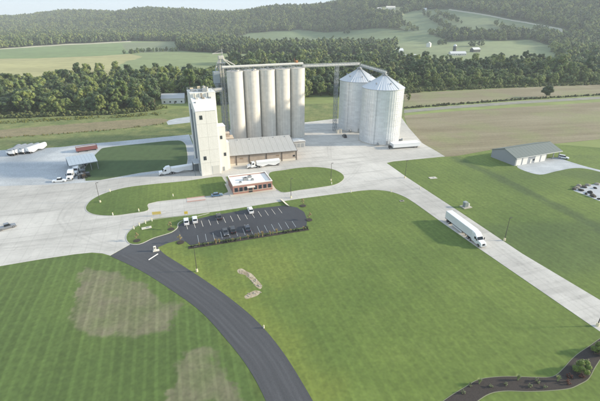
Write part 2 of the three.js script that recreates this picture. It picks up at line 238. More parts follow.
// a paler wheel-worn band along the drive is left to the material; the stop bar is paint
const mPaint = mat('#d9d9d2'), mYellow = mat('#d8b23a');
{
  const a = [-47.4,-105.8], b = [-45.6,-109.3]; const g = bar([a[0], 0.044, a[1]], [b[0], 0.044, b[1]], 0.55, 0.012);
  struct('stop_line', g, mPaint, 'white stop line across the drive');
}
const LOT = [[-44.7,-127.8], [-43.7,-130.8], [-34.4,-136.1], [-19.8,-142.0], [-6.6,-145.3], [-1.2,-143.5], [1.6,-139.5], [2.6,-134.0], [2.4,-127.5], [-36.7,-114.8], [-39.1,-117.5]];
const lot = struct('parking_lot', slab(LOT, 0.006, 0.04, 30), mNewAsph, 'dark asphalt car park with white bay lines');
{
  const A = [-37.1,-114.9], B = [2.2,-127.4], C = [-43.2,-130.4], Dd = [-6.8,-144.4];
  const dir = (p, q) => { const L = Math.hypot(q[0] - p[0], q[1] - p[1]); return [(q[0] - p[0]) / L, (q[1] - p[1]) / L, L]; };
  const line = (p, n, len) => { const g = bar([p[0], 0.05, p[1]], [p[0] + n[0] * len, 0.05, p[1] + n[1] * len], 0.16, 0.008); part(lot, 'bay_line', g, mPaint); };
  let [dx, dz, L] = dir(A, B); for (let s = 3.2; s < L - 1; s += 2.65) line([A[0] + dx * s - dz * -0.9, A[1] + dz * s - dx * 0.9], [dz, -dx], 4.9);
  [dx, dz, L] = dir(C, Dd); for (let s = 1; s < L; s += 2.75) line([C[0] + dx * s - dz * 0.6, C[1] + dz * s + dx * 0.6], [-dz, dx], 4.9);
  const w = [-7.5,-151.1], e = [-4.4,-144.9];
  struct('footpath', mg([bar([w[0], 0.06, w[1]], [e[0], 0.06, e[1]], 2.2, 0.03)]), mat('#b9b6ac'), 'short concrete footpath to the car park');
}
// grass islands with concrete kerbs
const mKerb = mat('#b5b2a8');
function island(label, pts, tex = lawnTex, m = mLawn, h = 0.14) {
  const k = struct('kerb', slab(offset(pts, 0.28), 0.05, h - 0.05, 30), mKerb, 'concrete kerb of ' + label);
  struct('grass_island', slab(pts, 0.05, h - 0.03, tex), m, label); return k;
}
island('long grass island before the white tower', smooth([[-85.0,-142.6], [-86.2,-146.7], [-86.4,-150.6], [-85.1,-155.1], [-82.5,-159.1], [-77.3,-163.5], [-69.1,-166.7], [-53.1,-171.1], [-37.5,-176.7], [-36.0,-173.9], [-31.4,-158.3], [-42.2,-153.4], [-61.6,-146.9], [-59.9,-140.8], [-65.7,-138.0], [-71.4,-136.3], [-78.0,-136.9], [-82.1,-139.1]], true, 4));
island('oval grass island beside the office', smooth([[-14.8,-181.7], [-7.9,-185.4], [0.0,-188.7], [8.1,-189.7], [15.9,-186.8], [19.9,-181.3], [20.8,-176.1], [19.4,-171.5], [15.7,-166.9], [8.0,-163.5], [0.0,-160.8], [-8.2,-158.5]], true, 4));
island('narrow grass strip behind the office', [[-35.1,-176.5], [-17.5,-182.0], [-16.3,-178.4], [-31.4,-173.9], [-30.0,-167.9], [-32.1,-167.1]]);
const darkTex = tileTex(512, (x, z) => { const n = fbm(x * 20, z * 20, 3), s = Math.sin(x * Math.PI * 2 * 9); return lin('#435832').map((v) => v * (0.82 + 0.3 * n + 0.05 * sstep(-0.5, 0.5, s)) * (0.85 + 0.3 * vn(x * 200, z * 200))); });
island('lush dark grass plot behind the truck road', smooth([[-99.2,-171.5], [-113.7,-219.4], [-113.0,-221.7], [-95.0,-229.5], [-74.4,-236.6], [-69.4,-231.6], [-64.4,-218.0], [-58.6,-196.1], [-58.7,-190.7], [-77.7,-181.7]], true, 3), 40, mat(0xffffff, { map: darkTex, roughness: 1 }), 0.13);
island('grass island with signs beside the drive', smooth([[-59.7,-119.2], [-60.6,-123.4], [-59.7,-126.6], [-58.1,-129.7], [-54.7,-132.8], [-43.3,-136.1], [-35.3,-138.6], [-43.5,-132.8], [-45.0,-130.1], [-44.4,-126.6], [-45.6,-123.4], [-50.5,-119.5], [-54.0,-115.4], [-57.0,-115.7]], true, 4));
// fields east of the bins
const fieldTex = worldTex(60, -430, 480, -180, 1024, 768, (x, z) => {
  const a = 0.18, u = x * Math.cos(a) - z * Math.sin(a), v = x * Math.sin(a) + z * Math.cos(a);
  const n = fbm(u / 45, v / 5, 3), m = fbm(x / 24, z / 24, 3), f = vn(x * 1.5, z * 1.5), r = 0.5 + 0.5 * Math.sin(v * 1.6);
  let c = mixc(lin('#776f56'), lin('#8b846b'), clamp(n * 1.5 - 0.25)); c = mixc(c, lin('#7c8256'), 0.6 * sstep(0.45, 0.75, m));
  return c.map((q) => q * (0.82 + 0.22 * f + 0.08 * r));
});
const mField = mat(0xffffff, { map: fieldTex, roughness: 1 });
struct('field', sheet([[79.1,-303.1], [118.8,-316.9], [182.7,-333.8], [263.2,-354.6], [376.7,-383.0], [303.4,-271.7], [185.0,-239.6], [150.3,-229.5], [110.0,-218.9], [85.4,-207.4], [78.4,-206.0], [76.7,-216.1], [72.8,-230.5], [73.2,-266.3]], 0.02, fieldTex), mField, 'harvested tan field beyond the steel bins');
struct('field', sheet([[100.4,-393.3], [118.0,-401.5], [207.3,-424.8], [330.9,-454.2], [522.6,-491.6], [465.4,-434.2], [291.4,-396.0], [202.2,-373.1], [86.4,-333.8]], 0.02, fieldTex), mField, 'narrow tan field along the tree belt');
struct('farm_track', sheet([[81.1,-311.6], [122.2,-326.9], [189.2,-346.9], [272.5,-368.3], [438.4,-407.1], [447.0,-415.8], [280.4,-379.9], [195.3,-359.1], [125.9,-337.8], [83.7,-322.4]], 0.034, 30), mat('#c9c2ae', { map: gravelTex }), 'pale gravel farm track between the fields');
//@@NEXT
// ---------------------------------------------------------------- grain terminal
const mWhiteWall = mat('#dcdcd6', { roughness: 0.6 }), mCream = mat('#dcd9d0', { roughness: 0.75 }), mSteel = mat('#a9adb0', { metalness: 0.55, roughness: 0.5 }), mLattice = mat('#8d9499', { metalness: 0.3, roughness: 0.6 }), mGlass = mat('#2b3238', { roughness: 0.12, metalness: 0.1 }), mDark = mat('#26282a'), mRoofWhite = mat('#dddeda', { roughness: 0.7 }), mGrey = mat('#8b9093'), mEquip = mat('#b9b7ae', { roughness: 0.7 });
const streak = (a, b, fx, fy) => tileTex(512, (x, z) => { const s = Math.min(1, x * 12, (1 - x) * 12), n = fbm(x * fx, z * fy, 4) * s + 0.5 * (1 - s), p = fbm(x * 20, z * 30, 3) * s + 0.5 * (1 - s); let c = mixc(lin(a), lin(b), clamp(n * 1.5 - 0.25)); c = c.map((v) => v * (0.9 + 0.2 * p)); const l = (z * 14) % 1; if (l < 0.03) c = c.map((v) => v * 0.9); return c; });
const mSilo = mat(0xffffff, { map: streak('#c5c1b8', '#dad7ce', 40, 3), roughness: 0.9 });

// silos: five in a row
const S0 = [-36.6, -233.2], S4 = [-1.8, -247.5], SA = Math.atan2(-(S4[1] - S0[1]), S4[0] - S0[0]);
const siloAt = (k) => [S0[0] + (S4[0] - S0[0]) * k / 4, S0[1] + (S4[1] - S0[1]) * k / 4];
{
  const t = thing('grain_silo', 'concrete grain silo at the end of the row beside the lattice elevator', 'silo', [S0[0], 0, S0[1]], SA, 'row of concrete grain silos');
  part(t, 'wall', new THREE.CylinderGeometry(4.64, 4.64, 41, 64, 1, true).translate(0, 20.5, 0), mSilo);
  part(t, 'roof', mg([cyl(4.66, 4.66, 0.35, 0, 40.85, 0, 48), cyl(0.9, 1.1, 0.7, 1.2, 41.2, 1.6, 16)]), mat('#c4c1b8'));
  part(t, 'hatch', mg([bx(0.9, 0.35, 0.9, -2, 41.2, 1.9)]), mGrey);
  part(t, 'roof_railing', mg([new THREE.TorusGeometry(4.4, 0.035, 6, 48).rotateX(Math.PI / 2).translate(0, 42.25, 0), new THREE.TorusGeometry(4.4, 0.03, 6, 48).rotateX(Math.PI / 2).translate(0, 41.75, 0), ...Array.from({ length: 16 }, (_, i) => cyl(0.03, 0.03, 1.1, 4.4 * Math.cos(i * Math.PI / 8), 41.2, 4.4 * Math.sin(i * Math.PI / 8), 5))]), mSteel);
  const labs = ['', 'concrete grain silo, second from the lattice elevator', 'concrete grain silo in the middle of the row of five', 'concrete grain silo, second from the conveyor bridge end', 'concrete grain silo at the row end under the conveyor bridge'];
  for (let k = 1; k < 5; k++) copy(t, [siloAt(k)[0], 0, siloAt(k)[1]], SA + k * 0.9, labs[k]);
}
// gallery conveyor on posts above the silos
function truss(L, h, w, bay) { // along +x from 0
  const l = []; for (const y of [0, h]) for (const z of [-w / 2, w / 2]) l.push(bx(L, 0.12, 0.12, L / 2, y, z));
  for (let s = 0; s < L - 0.1; s += bay) for (const z of [-w / 2, w / 2]) { const e = Math.min(L, s + bay); l.push(bar([s, 0, z], [s, h, z], 0.09), bar([s, 0, z], [e, h, z], 0.08)); l.push(bar([s, 0, -w / 2], [s, 0, w / 2], 0.09)); }
  return mg(l);
}
{
  const a = siloAt(-0.75), b = siloAt(4.4), L = Math.hypot(b[0] - a[0], b[1] - a[1]);
  const t = thing('gallery_conveyor', 'pale enclosed conveyor gallery on posts along the silo tops', 'conveyor', [a[0], 41.2, a[1]], SA);
  part(t, 'housing', rb(L, 1.0, 1.3, L / 2, 1.9, 0, 0.15), mat('#d5d4cc', { roughness: 0.6 }));
  part(t, 'walkway', bx(L, 0.08, 1.0, L / 2, 1.7, 1.25), mSteel);
  part(t, 'handrail', mg([bx(L, 0.05, 0.05, L / 2, 2.8, 1.7), bx(L, 0.05, 0.05, L / 2, 2.3, 1.7), ...Array.from({ length: 20 }, (_, i) => bx(0.05, 1.1, 0.05, i * L / 19, 1.75, 1.7))]), mSteel);
  for (let k = 0; k < 9; k++) part(t, 'support_frame', mg([bx(0.2, 1.9, 0.2, 5.5 + k * 4.2, 0, 0.6), bx(0.2, 1.9, 0.2, 5.5 + k * 4.2, 0, -0.6), bx(0.18, 0.18, 1.4, 5.5 + k * 4.2, 1.5, 0)]), mSteel);
  for (let k = 0; k < 5; k++) part(t, 'spout', bar([6.4 + k * 8.5, 1.9, 0.2], [7.3 + k * 8.5, 0.1, 1.4], 0.5), mEquip);
  part(t, 'drive_motor', mg([rb(1.4, 1.3, 1.5, L - 4, 2.9, 0, 0.2), cyl(0.12, 0.12, 2.4, L - 5.5, 2.9, 0.2, 8)]), mat('#a5744c'));
}
// bridge conveyors to the steel bins
const B1 = [38, -267], B2 = [48.5, -238.5];
function bridge(label, a, b) {
  const L = Math.hypot(b[0] - a[0], b[2] - a[2]);
  const t = thing('bridge_conveyor', label, 'conveyor', a, Math.atan2(-(b[2] - a[2]), b[0] - a[0]), 'conveyor bridges to the steel bins');
  const i = new THREE.Group(); const r = Math.atan2(b[1] - a[1], L), LL = Math.hypot(L, b[1] - a[1]);
  const put = (n, g, m) => part(t, n, g.rotateZ(r), m);
  put('truss', truss(LL, 1.6, 1.6, 2.2), mSteel); put('conveyor_housing', rb(LL, 0.8, 0.8, LL / 2, 0.35, -0.3, 0.1), mat('#cfcfc9', { roughness: 0.6 }));
  put('walkway', bx(LL, 0.06, 0.8, LL / 2, 0.15, 0.45), mSteel);
  return t;
}
bridge('long truss conveyor bridge from the silos to the rear steel bin', [siloAt(4.4)[0], 41.3, siloAt(4.4)[1]], [B1[0], 40.6, B1[1]]);
bridge('short truss conveyor bridge between the two steel bin peaks', [B1[0] + 0.3, 39.9, B1[1] + 1.2], [B2[0] + 0.4, 39.1, B2[1] + 1.5]);
function lattice(name, label, cat, pos, turn, w, H, bay, t0 = 0.18) {
  const t = thing(name, label, cat, pos, turn); const c = [[-w / 2, -w / 2], [w / 2, -w / 2], [w / 2, w / 2], [-w / 2, w / 2]];
  for (const [x, z] of c) part(t, 'post', bx(t0, H, t0, x, 0, z), mLattice);
  for (let k = 0; k < 4; k++) { const [x, z] = c[k], [x2, z2] = c[(k + 1) % 4], l = []; for (let y = 0; y + bay <= H + 0.1; y += bay) { l.push(bar([x, y + bay, z], [x2, y + bay, z2], t0 * 0.7)); l.push((y / bay) % 2 < 1 ? bar([x, y, z], [x2, y + bay, z2], t0 * 0.55) : bar([x2, y, z2], [x, y + bay, z], t0 * 0.55)); } part(t, 'bracing', mg(l), mLattice); }
  return t;
}
{
  const q = [22.8,-258.7];
  const t = lattice('lattice_tower', 'slim steel lattice tower carrying the long conveyor bridge', 'tower', [q[0], 0, q[1]], ang(24), 1.9, 41, 2.4, 0.2);
  part(t, 'ladder', mg([bx(0.06, 40, 0.06, 0.25, 0, 1.05), bx(0.06, 40, 0.06, -0.25, 0, 1.05), ...Array.from({ length: 80 }, (_, i) => bx(0.5, 0.04, 0.04, 0, 0.4 + i * 0.49, 1.05))]), mSteel);
  const h = thing('pump_house', 'small pale equipment box at the lattice tower foot', 'equipment box', [q[0] + 2.4, 0.05, q[1] + 4.5], ang(20));
  part(h, 'wall', rb(3.2, 2.4, 2.4, 0, 0, 0, 0.06), mEquip); part(h, 'roof', extr([[-1.8, 2.4], [1.8, 2.4], [1.8, 2.55], [0, 2.9], [-1.8, 2.55]], 2.8), mGrey); part(h, 'door', bx(0.9, 1.9, 0.08, 0.4, 0.05, 1.22), mGrey);
}
// bucket elevator leg
{
  const q = [-44.9,-238.9];
  const t = lattice('elevator_tower', 'tall steel lattice elevator with a jib on top beside the silos', 'elevator', [q[0], 0, q[1]], ang(22), 3.4, 44.8, 2.8, 0.24);
  part(t, 'elevator_leg', mg([rb(0.9, 47, 0.7, -0.6, 0.5, 0, 0.06), rb(0.9, 47, 0.7, 0.8, 0.5, 0, 0.06)]), mEquip);
  part(t, 'elevator_head', mg([rb(3.2, 2, 1.4, 0.1, 46.8, 0, 0.4), cyl(0.7, 0.7, 1.8, 0.1, 47, 0, 16)]), mEquip);
  part(t, 'mast', mg([rod([1.1, 44.8, 0.6], [0.9, 52.4, 0.4], 0.13), rod([-1, 44.8, 0.6], [0.9, 50.5, 0.4], 0.1), rod([0.9, 44.8, -1.2], [0.9, 50.5, 0.4], 0.1)]), mSteel);
  part(t, 'jib', mg([bar([1.4, 50.2, 0.4], [-4.6, 49.9, 0.4], 0.35, 0.5), rod([-4.2, 50, 0.4], [0.9, 52, 0.4], 0.06)]), mEquip);
  part(t, 'platform', mg([bx(4.4, 0.12, 4.4, 0, 44.8, 0), bx(4.4, 0.06, 0.06, 0, 45.9, 2.2), bx(4.4, 0.06, 0.06, 0, 45.9, -2.2), bx(0.06, 0.06, 4.4, 2.2, 45.9, 0), bx(0.06, 0.06, 4.4, -2.2, 45.9, 0), ...[-2.2, 0, 2.2].flatMap((x) => [-2.2, 2.2].map((z) => bx(0.06, 1.1, 0.06, x, 44.9, z)))]), mSteel);
  part(t, 'spout', mg([bar([1.6, 47, 0], [8, 43.4, 0], 0.6), bar([1.2, 46.8, 0.5], [5, 43.2, 2], 0.4), bar([-1, 46.6, 0], [-3.5, 41.6, 0.4], 0.5)]), mEquip);
  part(t, 'dust_filter', mg([rb(3.6, 6.4, 3.2, -3.4, 34, 0.6, 0.2), cyl(1.9, 0.5, 3.2, -3.4, 30.8, 0.6, 8), cyl(0.3, 0.3, 2, -3.4, 40.4, 0.6)]), mat('#9aa3a9', { metalness: 0.4, roughness: 0.5 }));
  part(t, 'cat_walk', mg([bx(4.2, 0.1, 1.2, -2.6, 33.2, 2.6), bx(4.2, 0.05, 0.05, -2.6, 34.3, 3.2)]), mSteel);
}
// steel bins
{
  const R = 12, EH = 31, prof = []; const rings = 28;
  for (let k = 0; k < rings; k++) { const y = EH * k / rings, d = EH / rings; prof.push([R + 0.05, y], [R + 0.05, y + 0.1 * d], [R, y + 0.14 * d], [R + 0.035, y + 0.4 * d], [R, y + 0.62 * d], [R + 0.035, y + 0.85 * d], [R, y + 0.99 * d]); }
  const sheen = tileTex(512, (x, z) => { const i = Math.floor(x * 26), j = Math.floor(z * 28), n = hash(i + (j % 2) * 7, j); const p = fbm(x * 60, z * 60, 3); return lin('#e2e6e9').map((v) => v * (0.82 + 0.13 * n + 0.12 * p)); });
  const mBin = mat(0xffffff, { map: sheen, metalness: 0.45, roughness: 0.4 });
  const t = thing('steel_grain_bin', 'galvanized steel grain bin with conical roof, behind the other bin', 'grain bin', [B1[0], 0.05, B1[1]], 0, 'pair of steel grain bins');
  part(t, 'foundation', cyl(12.5, 12.6, 0.5, 0, 0, 0, 72), mat('#b0ada5'));
  part(t, 'wall', new THREE.LatheGeometry(prof.map(([r, y]) => new THREE.Vector2(r, y + 0.5)), 96), mBin);
  const top = EH + 0.5;
  const mBinRoof = mat('#ced2d5', { metalness: 0.3, roughness: 0.5 }); part(t, 'roof', new THREE.ConeGeometry(R + 0.35, 7.4, 72, 1, true).translate(0, top + 3.7, 0), mBinRoof);
  const ribs = []; for (let i = 0; i < 48; i++) { const a = i * Math.PI / 24, r0 = 1.2, r1 = R + 0.38; const y = (r) => top + 7.4 * (1 - r / (R + 0.35)) + 0.05; ribs.push(bar([r0 * Math.cos(a), y(r0), r0 * Math.sin(a)], [r1 * Math.cos(a), y(r1), r1 * Math.sin(a)], 0.05, 0.08)); }
  part(t, 'roof_rib', mg(ribs), mBinRoof).userData.kind = 'stuff';
  part(t, 'eave_ring', new THREE.TorusGeometry(R + 0.3, 0.13, 8, 96).rotateX(Math.PI / 2).translate(0, top, 0), mSteel);
  const st = []; for (let i = 0; i < 52; i++) { const a = (i + 0.5) * Math.PI / 26; st.push(new THREE.BoxGeometry(0.07, EH, 0.14).translate(R + 0.07, EH / 2 + 0.5, 0).rotateY(a)); }
  part(t, 'wall_stiffener', mg(st), mBin).userData.kind = 'stuff';
  part(t, 'roof_cap', mg([cyl(0.9, 1.5, 0.9, 0, top + 6.6, 0, 24), cyl(1, 1, 0.4, 0, top + 7.4, 0, 24)]), mSteel);
  part(t, 'peak_platform', mg([bx(3.4, 0.1, 3.4, 0, top + 7.1, 0), ...[-1.7, 1.7].flatMap((x) => [-1.7, 1.7].map((z) => bx(0.06, 1.1, 0.06, x, top + 7.2, z))), bx(3.4, 0.05, 0.05, 0, top + 8.2, 1.7), bx(3.4, 0.05, 0.05, 0, top + 8.2, -1.7), bx(0.05, 0.05, 3.4, 1.7, top + 8.2, 0), bx(0.05, 0.05, 3.4, -1.7, top + 8.2, 0)]), mSteel);
  for (let i = 0; i < 6; i++) { const a = i * Math.PI / 3 + 0.4; part(t, 'roof_vent', mg([cyl(0.35, 0.35, 0.9, 8 * Math.cos(a), top + 2.4, 8 * Math.sin(a), 12), cyl(0.05, 0.5, 0.3, 8 * Math.cos(a), top + 3.3, 8 * Math.sin(a), 12)]), mSteel); }
  const a0 = 1.15; part(t, 'roof_ladder', bar([1.4 * Math.cos(a0), top + 6.7, 1.4 * Math.sin(a0)], [12 * Math.cos(a0), top + 0.35, 12 * Math.sin(a0)], 0.5, 0.12), mLattice);
  part(t, 'ladder', mg([bar([12.3 * Math.cos(2.2) - 0.2, 0.5, 12.3 * Math.sin(2.2)], [12.3 * Math.cos(2.2) - 0.2, top, 12.3 * Math.sin(2.2)], 0.06), bar([12.3 * Math.cos(2.2) + 0.2, 0.5, 12.3 * Math.sin(2.2)], [12.3 * Math.cos(2.2) + 0.2, top, 12.3 * Math.sin(2.2)], 0.06)]), mSteel);
  for (const a of [0.5, 1.3, 2.0]) part(t, 'aeration_fan', mg([cyl(0.75, 0.75, 0.9, 0, 0, 0, 20).rotateZ(Math.PI / 2).translate(R + 2.1, 1.3, 0).rotateY(-a), bx(1.2, 1, 0.9, R + 0.7, 0.4, 0).rotateY(-a)]), mGrey);
  part(t, 'door', bx(0.9, 1.9, 0.12, 0, 0.6, R + 0.06), mSteel);
  copy(t, [B2[0], 0.05, B2[1]], 0.2, 'galvanized steel grain bin with conical roof, in front of the covered trailer pad');
}
// head house: the white tower
{
  const O = [-46.7,-177.8]; const T = 22;
  const t = thing('head_house', 'tall white panelled tower with stepped roof and windows', 'tower', [O[0], 0.05, O[1]], ang(T));
  const wTex = streak('#d6d5cf', '#e4e3de', 50, 2); const m = mat(0xffffff, { map: wTex, roughness: 0.65 });
  const w = 9.2, d1 = 11, h1 = 30.5, w2 = 11.6, d2 = 10, h2 = 36.6;
  part(t, 'front_block', bx(w - 0.2, h1 - 0.1, d1 - 0.1, w / 2, 0, -d1 / 2 - 0.05), mGrey);
  part(t, 'rear_block', bx(w2 - 0.2, h2 - 0.1, d2 - 0.1, w2 / 2, 0, -d1 - d2 / 2), mGrey);
  // cladding panels
  const ys = [0, 6.2, 12.4, 18.6, 24.8, h1]; const pan = (ww, hh) => rb(ww - 0.05, hh - 0.05, 0.14, 0, 0, 0, 0.03, 1); const cache = {};
  const panel = (ww, y0, y1, x, z, ry) => { const k = ww + '_' + (y1 - y0).toFixed(1); cache[k] ??= pan(ww, y1 - y0); const o = part(t, 'wall_panel', cache[k], m); o.position.set(x, y0, z); o.rotation.y = ry; };
  for (let r = 0; r < 5; r++) {
    for (let c = 0; c < 2; c++) panel(4.6, ys[r], ys[r + 1], 2.3 + c * 4.6, 0.02, 0);
    for (let c = 0; c < 3; c++) panel(3.65, ys[r], ys[r + 1], -0.02, -1.85 - c * 3.66, Math.PI / 2);
    for (let c = 0; c < 3; c++) panel(3.65, ys[r], ys[r + 1], w + 0.02, -1.85 - c * 3.66, Math.PI / 2);
  }
  const y2 = [0, 6.2, 12.4, 18.6, 24.8, h1, h2];
  for (let r = 0; r < 6; r++) {
    for (let c = 0; c < 3; c++) { panel(3.32, y2[r], y2[r + 1], -0.03, -d1 - 1.68 - c * 3.33, Math.PI / 2); panel(3.32, y2[r], y2[r + 1], w2 + 0.03, -d1 - 1.68 - c * 3.33, Math.PI / 2); }
    if (r === 5) for (let c = 0; c < 3; c++) panel(3.86, y2[r], y2[r + 1], 1.93 + c * 3.87, -d1 + 0.02, 0); else panel(2.3, y2[r], y2[r + 1], w + 1.22, -d1 + 0.03, 0);
    for (let c = 0; c < 3; c++) panel(3.86, y2[r], y2[r + 1], 1.93 + c * 3.87, -d1 - d2 + 0.02, 0);
  }
  part(t, 'roof_wedge', extr([[-0.05, h1 - 0.05], [d1 - 0.1, h1 - 0.05], [d1 - 0.1, h1 + 4.1]], w - 0.1).rotateY(Math.PI / 2).translate(w / 2, 0, 0), m); { const th = Math.atan2(4.1, d1), L = Math.hypot(d1, 4.1) + 0.2; for (let k = 0; k < 4; k++) { const o = part(t, 'roof_sheet', rb(w / 4 - 0.03, 0.14, L, 0, 0, -L / 2, 0.03, 1).rotateX(th), mRoofWhite); o.position.set((k + 0.5) * w / 4, h1 + 0.02, 0.25); } }
  part(t, 'upper_roof', bx(w2 + 0.3, 0.25, d2 + 0.3, w2 / 2, h2, -d1 - d2 / 2), mRoofWhite);
  const ra = []; for (const [x0, z0, x1, z1] of [[0, -d1, w2, -d1], [0, -d1 - d2, w2, -d1 - d2], [0, -d1, 0, -d1 - d2], [w2, -d1, w2, -d1 - d2]]) { ra.push(bar([x0, h2 + 1.3, z0], [x1, h2 + 1.3, z1], 0.06), bar([x0, h2 + 0.8, z0], [x1, h2 + 0.8, z1], 0.05)); for (let s = 0; s <= 6; s++) ra.push(bx(0.06, 1.1, 0.06, x0 + (x1 - x0) * s / 6, h2 + 0.25, z0 + (z1 - z0) * s / 6)); }
  part(t, 'roof_railing', mg(ra), mSteel);
  const rr = rng(5); for (let k = 0; k < 9; k++) { const x = 1.2 + rr() * 9.2, z = -d1 - 1 - rr() * 8, s = 0.7 + rr() * 1.5; part(t, 'roof_equipment', k % 3 ? rb(s * 1.3, 0.6 + rr() * 1.3, s, x, h2 + 0.25, z, 0.08) : mg([cyl(s * 0.4, s * 0.4, 1.6, x, h2 + 0.25, z, 14), cyl(0.1, s * 0.55, 0.4, x, h2 + 1.85, z, 14)]), [mEquip, mGrey, mat('#c8b89a')][k % 3]); }
  for (let k = 0; k < 3; k++) part(t, 'wall_duct', mg([cyl(0.35, 0.35, 2.6, 2 + k * 3, h1 + 3.6, -d1 + 0.7, 14), rb(1.3, 0.9, 1, 2.6 + k * 3, h1 + 3.5, -d1 + 1.4, 0.1)]), [mEquip, mat('#8a8378'), mGrey][k]);
  part(t, 'roof_vent', cyl(0.4, 0.5, 0.9, 1.4, h1 + 2.2, -6.5, 12), mGrey);
  const win = (x, y, z, wd = 1.3, hh = 1.9) => { const o = part(t, 'window', bx(wd, hh, 0.1, x, y, z), mat('#6f7478')); part(o, 'pane', bx(wd - 0.2, hh - 0.2, 0.06, x, y + 0.1, z + 0.05), mGlass); part(o, 'mullion', bx(0.06, hh - 0.2, 0.05, x, y + 0.1, z + 0.09), mat('#9a9d9e')); };
  win(2.3, 26.8, 0.12); win(2.3, 7.6, 0.12);
  // stair annex on the east side
  const c1 = part(t, 'annex', mg([bx(4.1, 22, 6, w + 2.2, 0, -6), bx(1.5, 13.5, 4.4, w + 5.0, 0, -7)]), mCream);
  part(c1, 'annex_roof', mg([bx(4.4, 0.2, 6.3, w + 2.2, 22, -6), bx(1.7, 0.2, 4.7, w + 5.0, 13.5, -7)]), mRoofWhite);
  win(w + 2, 16, -2.95, 1.1, 1.7); win(w + 3.2, 7.5, -2.95, 1.1, 1.7); part(t, 'door', bx(1, 2.1, 0.1, w + 2, 0, -2.95), mGrey);
  part(t, 'roller_door', bx(3.4, 4.3, 0.08, 6.9, 0.05, 0.13), mat('#c6c6c0'));
  // truck bay on the west side
  for (const z of [-1.2, -7.6]) part(t, 'bay_post', bx(0.25, 6, 0.25, -2.9, 0, z), mat('#6d757b')); part(t, 'bay_wall', bx(2.8, 5.9, 0.2, -1.5, 0.1, -8), mat('#6d757b'));
  part(t, 'bay_roof', bx(3.2, 0.25, 7.4, -1.6, 6, -4.5), mat('#a8adb0')); part(t, 'downpipe', mg([cyl(0.15, 0.15, 28, -0.35, 2, -1, 8), cyl(0.2, 0.2, 30, -0.35, 2, -12, 8), bx(0.8, 24, 0.7, -0.5, 6, -9)]), mat('#7e868c'));
  // transfer conveyor to the elevator
  const q = [-44.9,-238.9], c = thing('transfer_conveyor', 'enclosed conveyor between white tower top and lattice elevator', 'conveyor', [O[0] + 11.6 * Math.cos(ang(T)) - 17 * Math.sin(ang(T)), 33.6, O[1] - 11.6 * Math.sin(ang(T)) - 17 * Math.cos(ang(T))], 0);
  const dx = q[0] - c.position.x, dz = q[1] - c.position.z, L = Math.hypot(dx, dz); c.rotation.y = Math.atan2(-dz, dx);
  c.position.y = 35.4; const sl = Math.atan2(-5.9, L), LL = Math.hypot(L, 5.9); part(c, 'housing', rb(LL, 1.0, 1.1, LL / 2, 0.6, 0, 0.1).rotateZ(sl), mEquip); part(c, 'truss', truss(LL, 1.8, 1.7, 2).rotateZ(sl), mLattice);
}
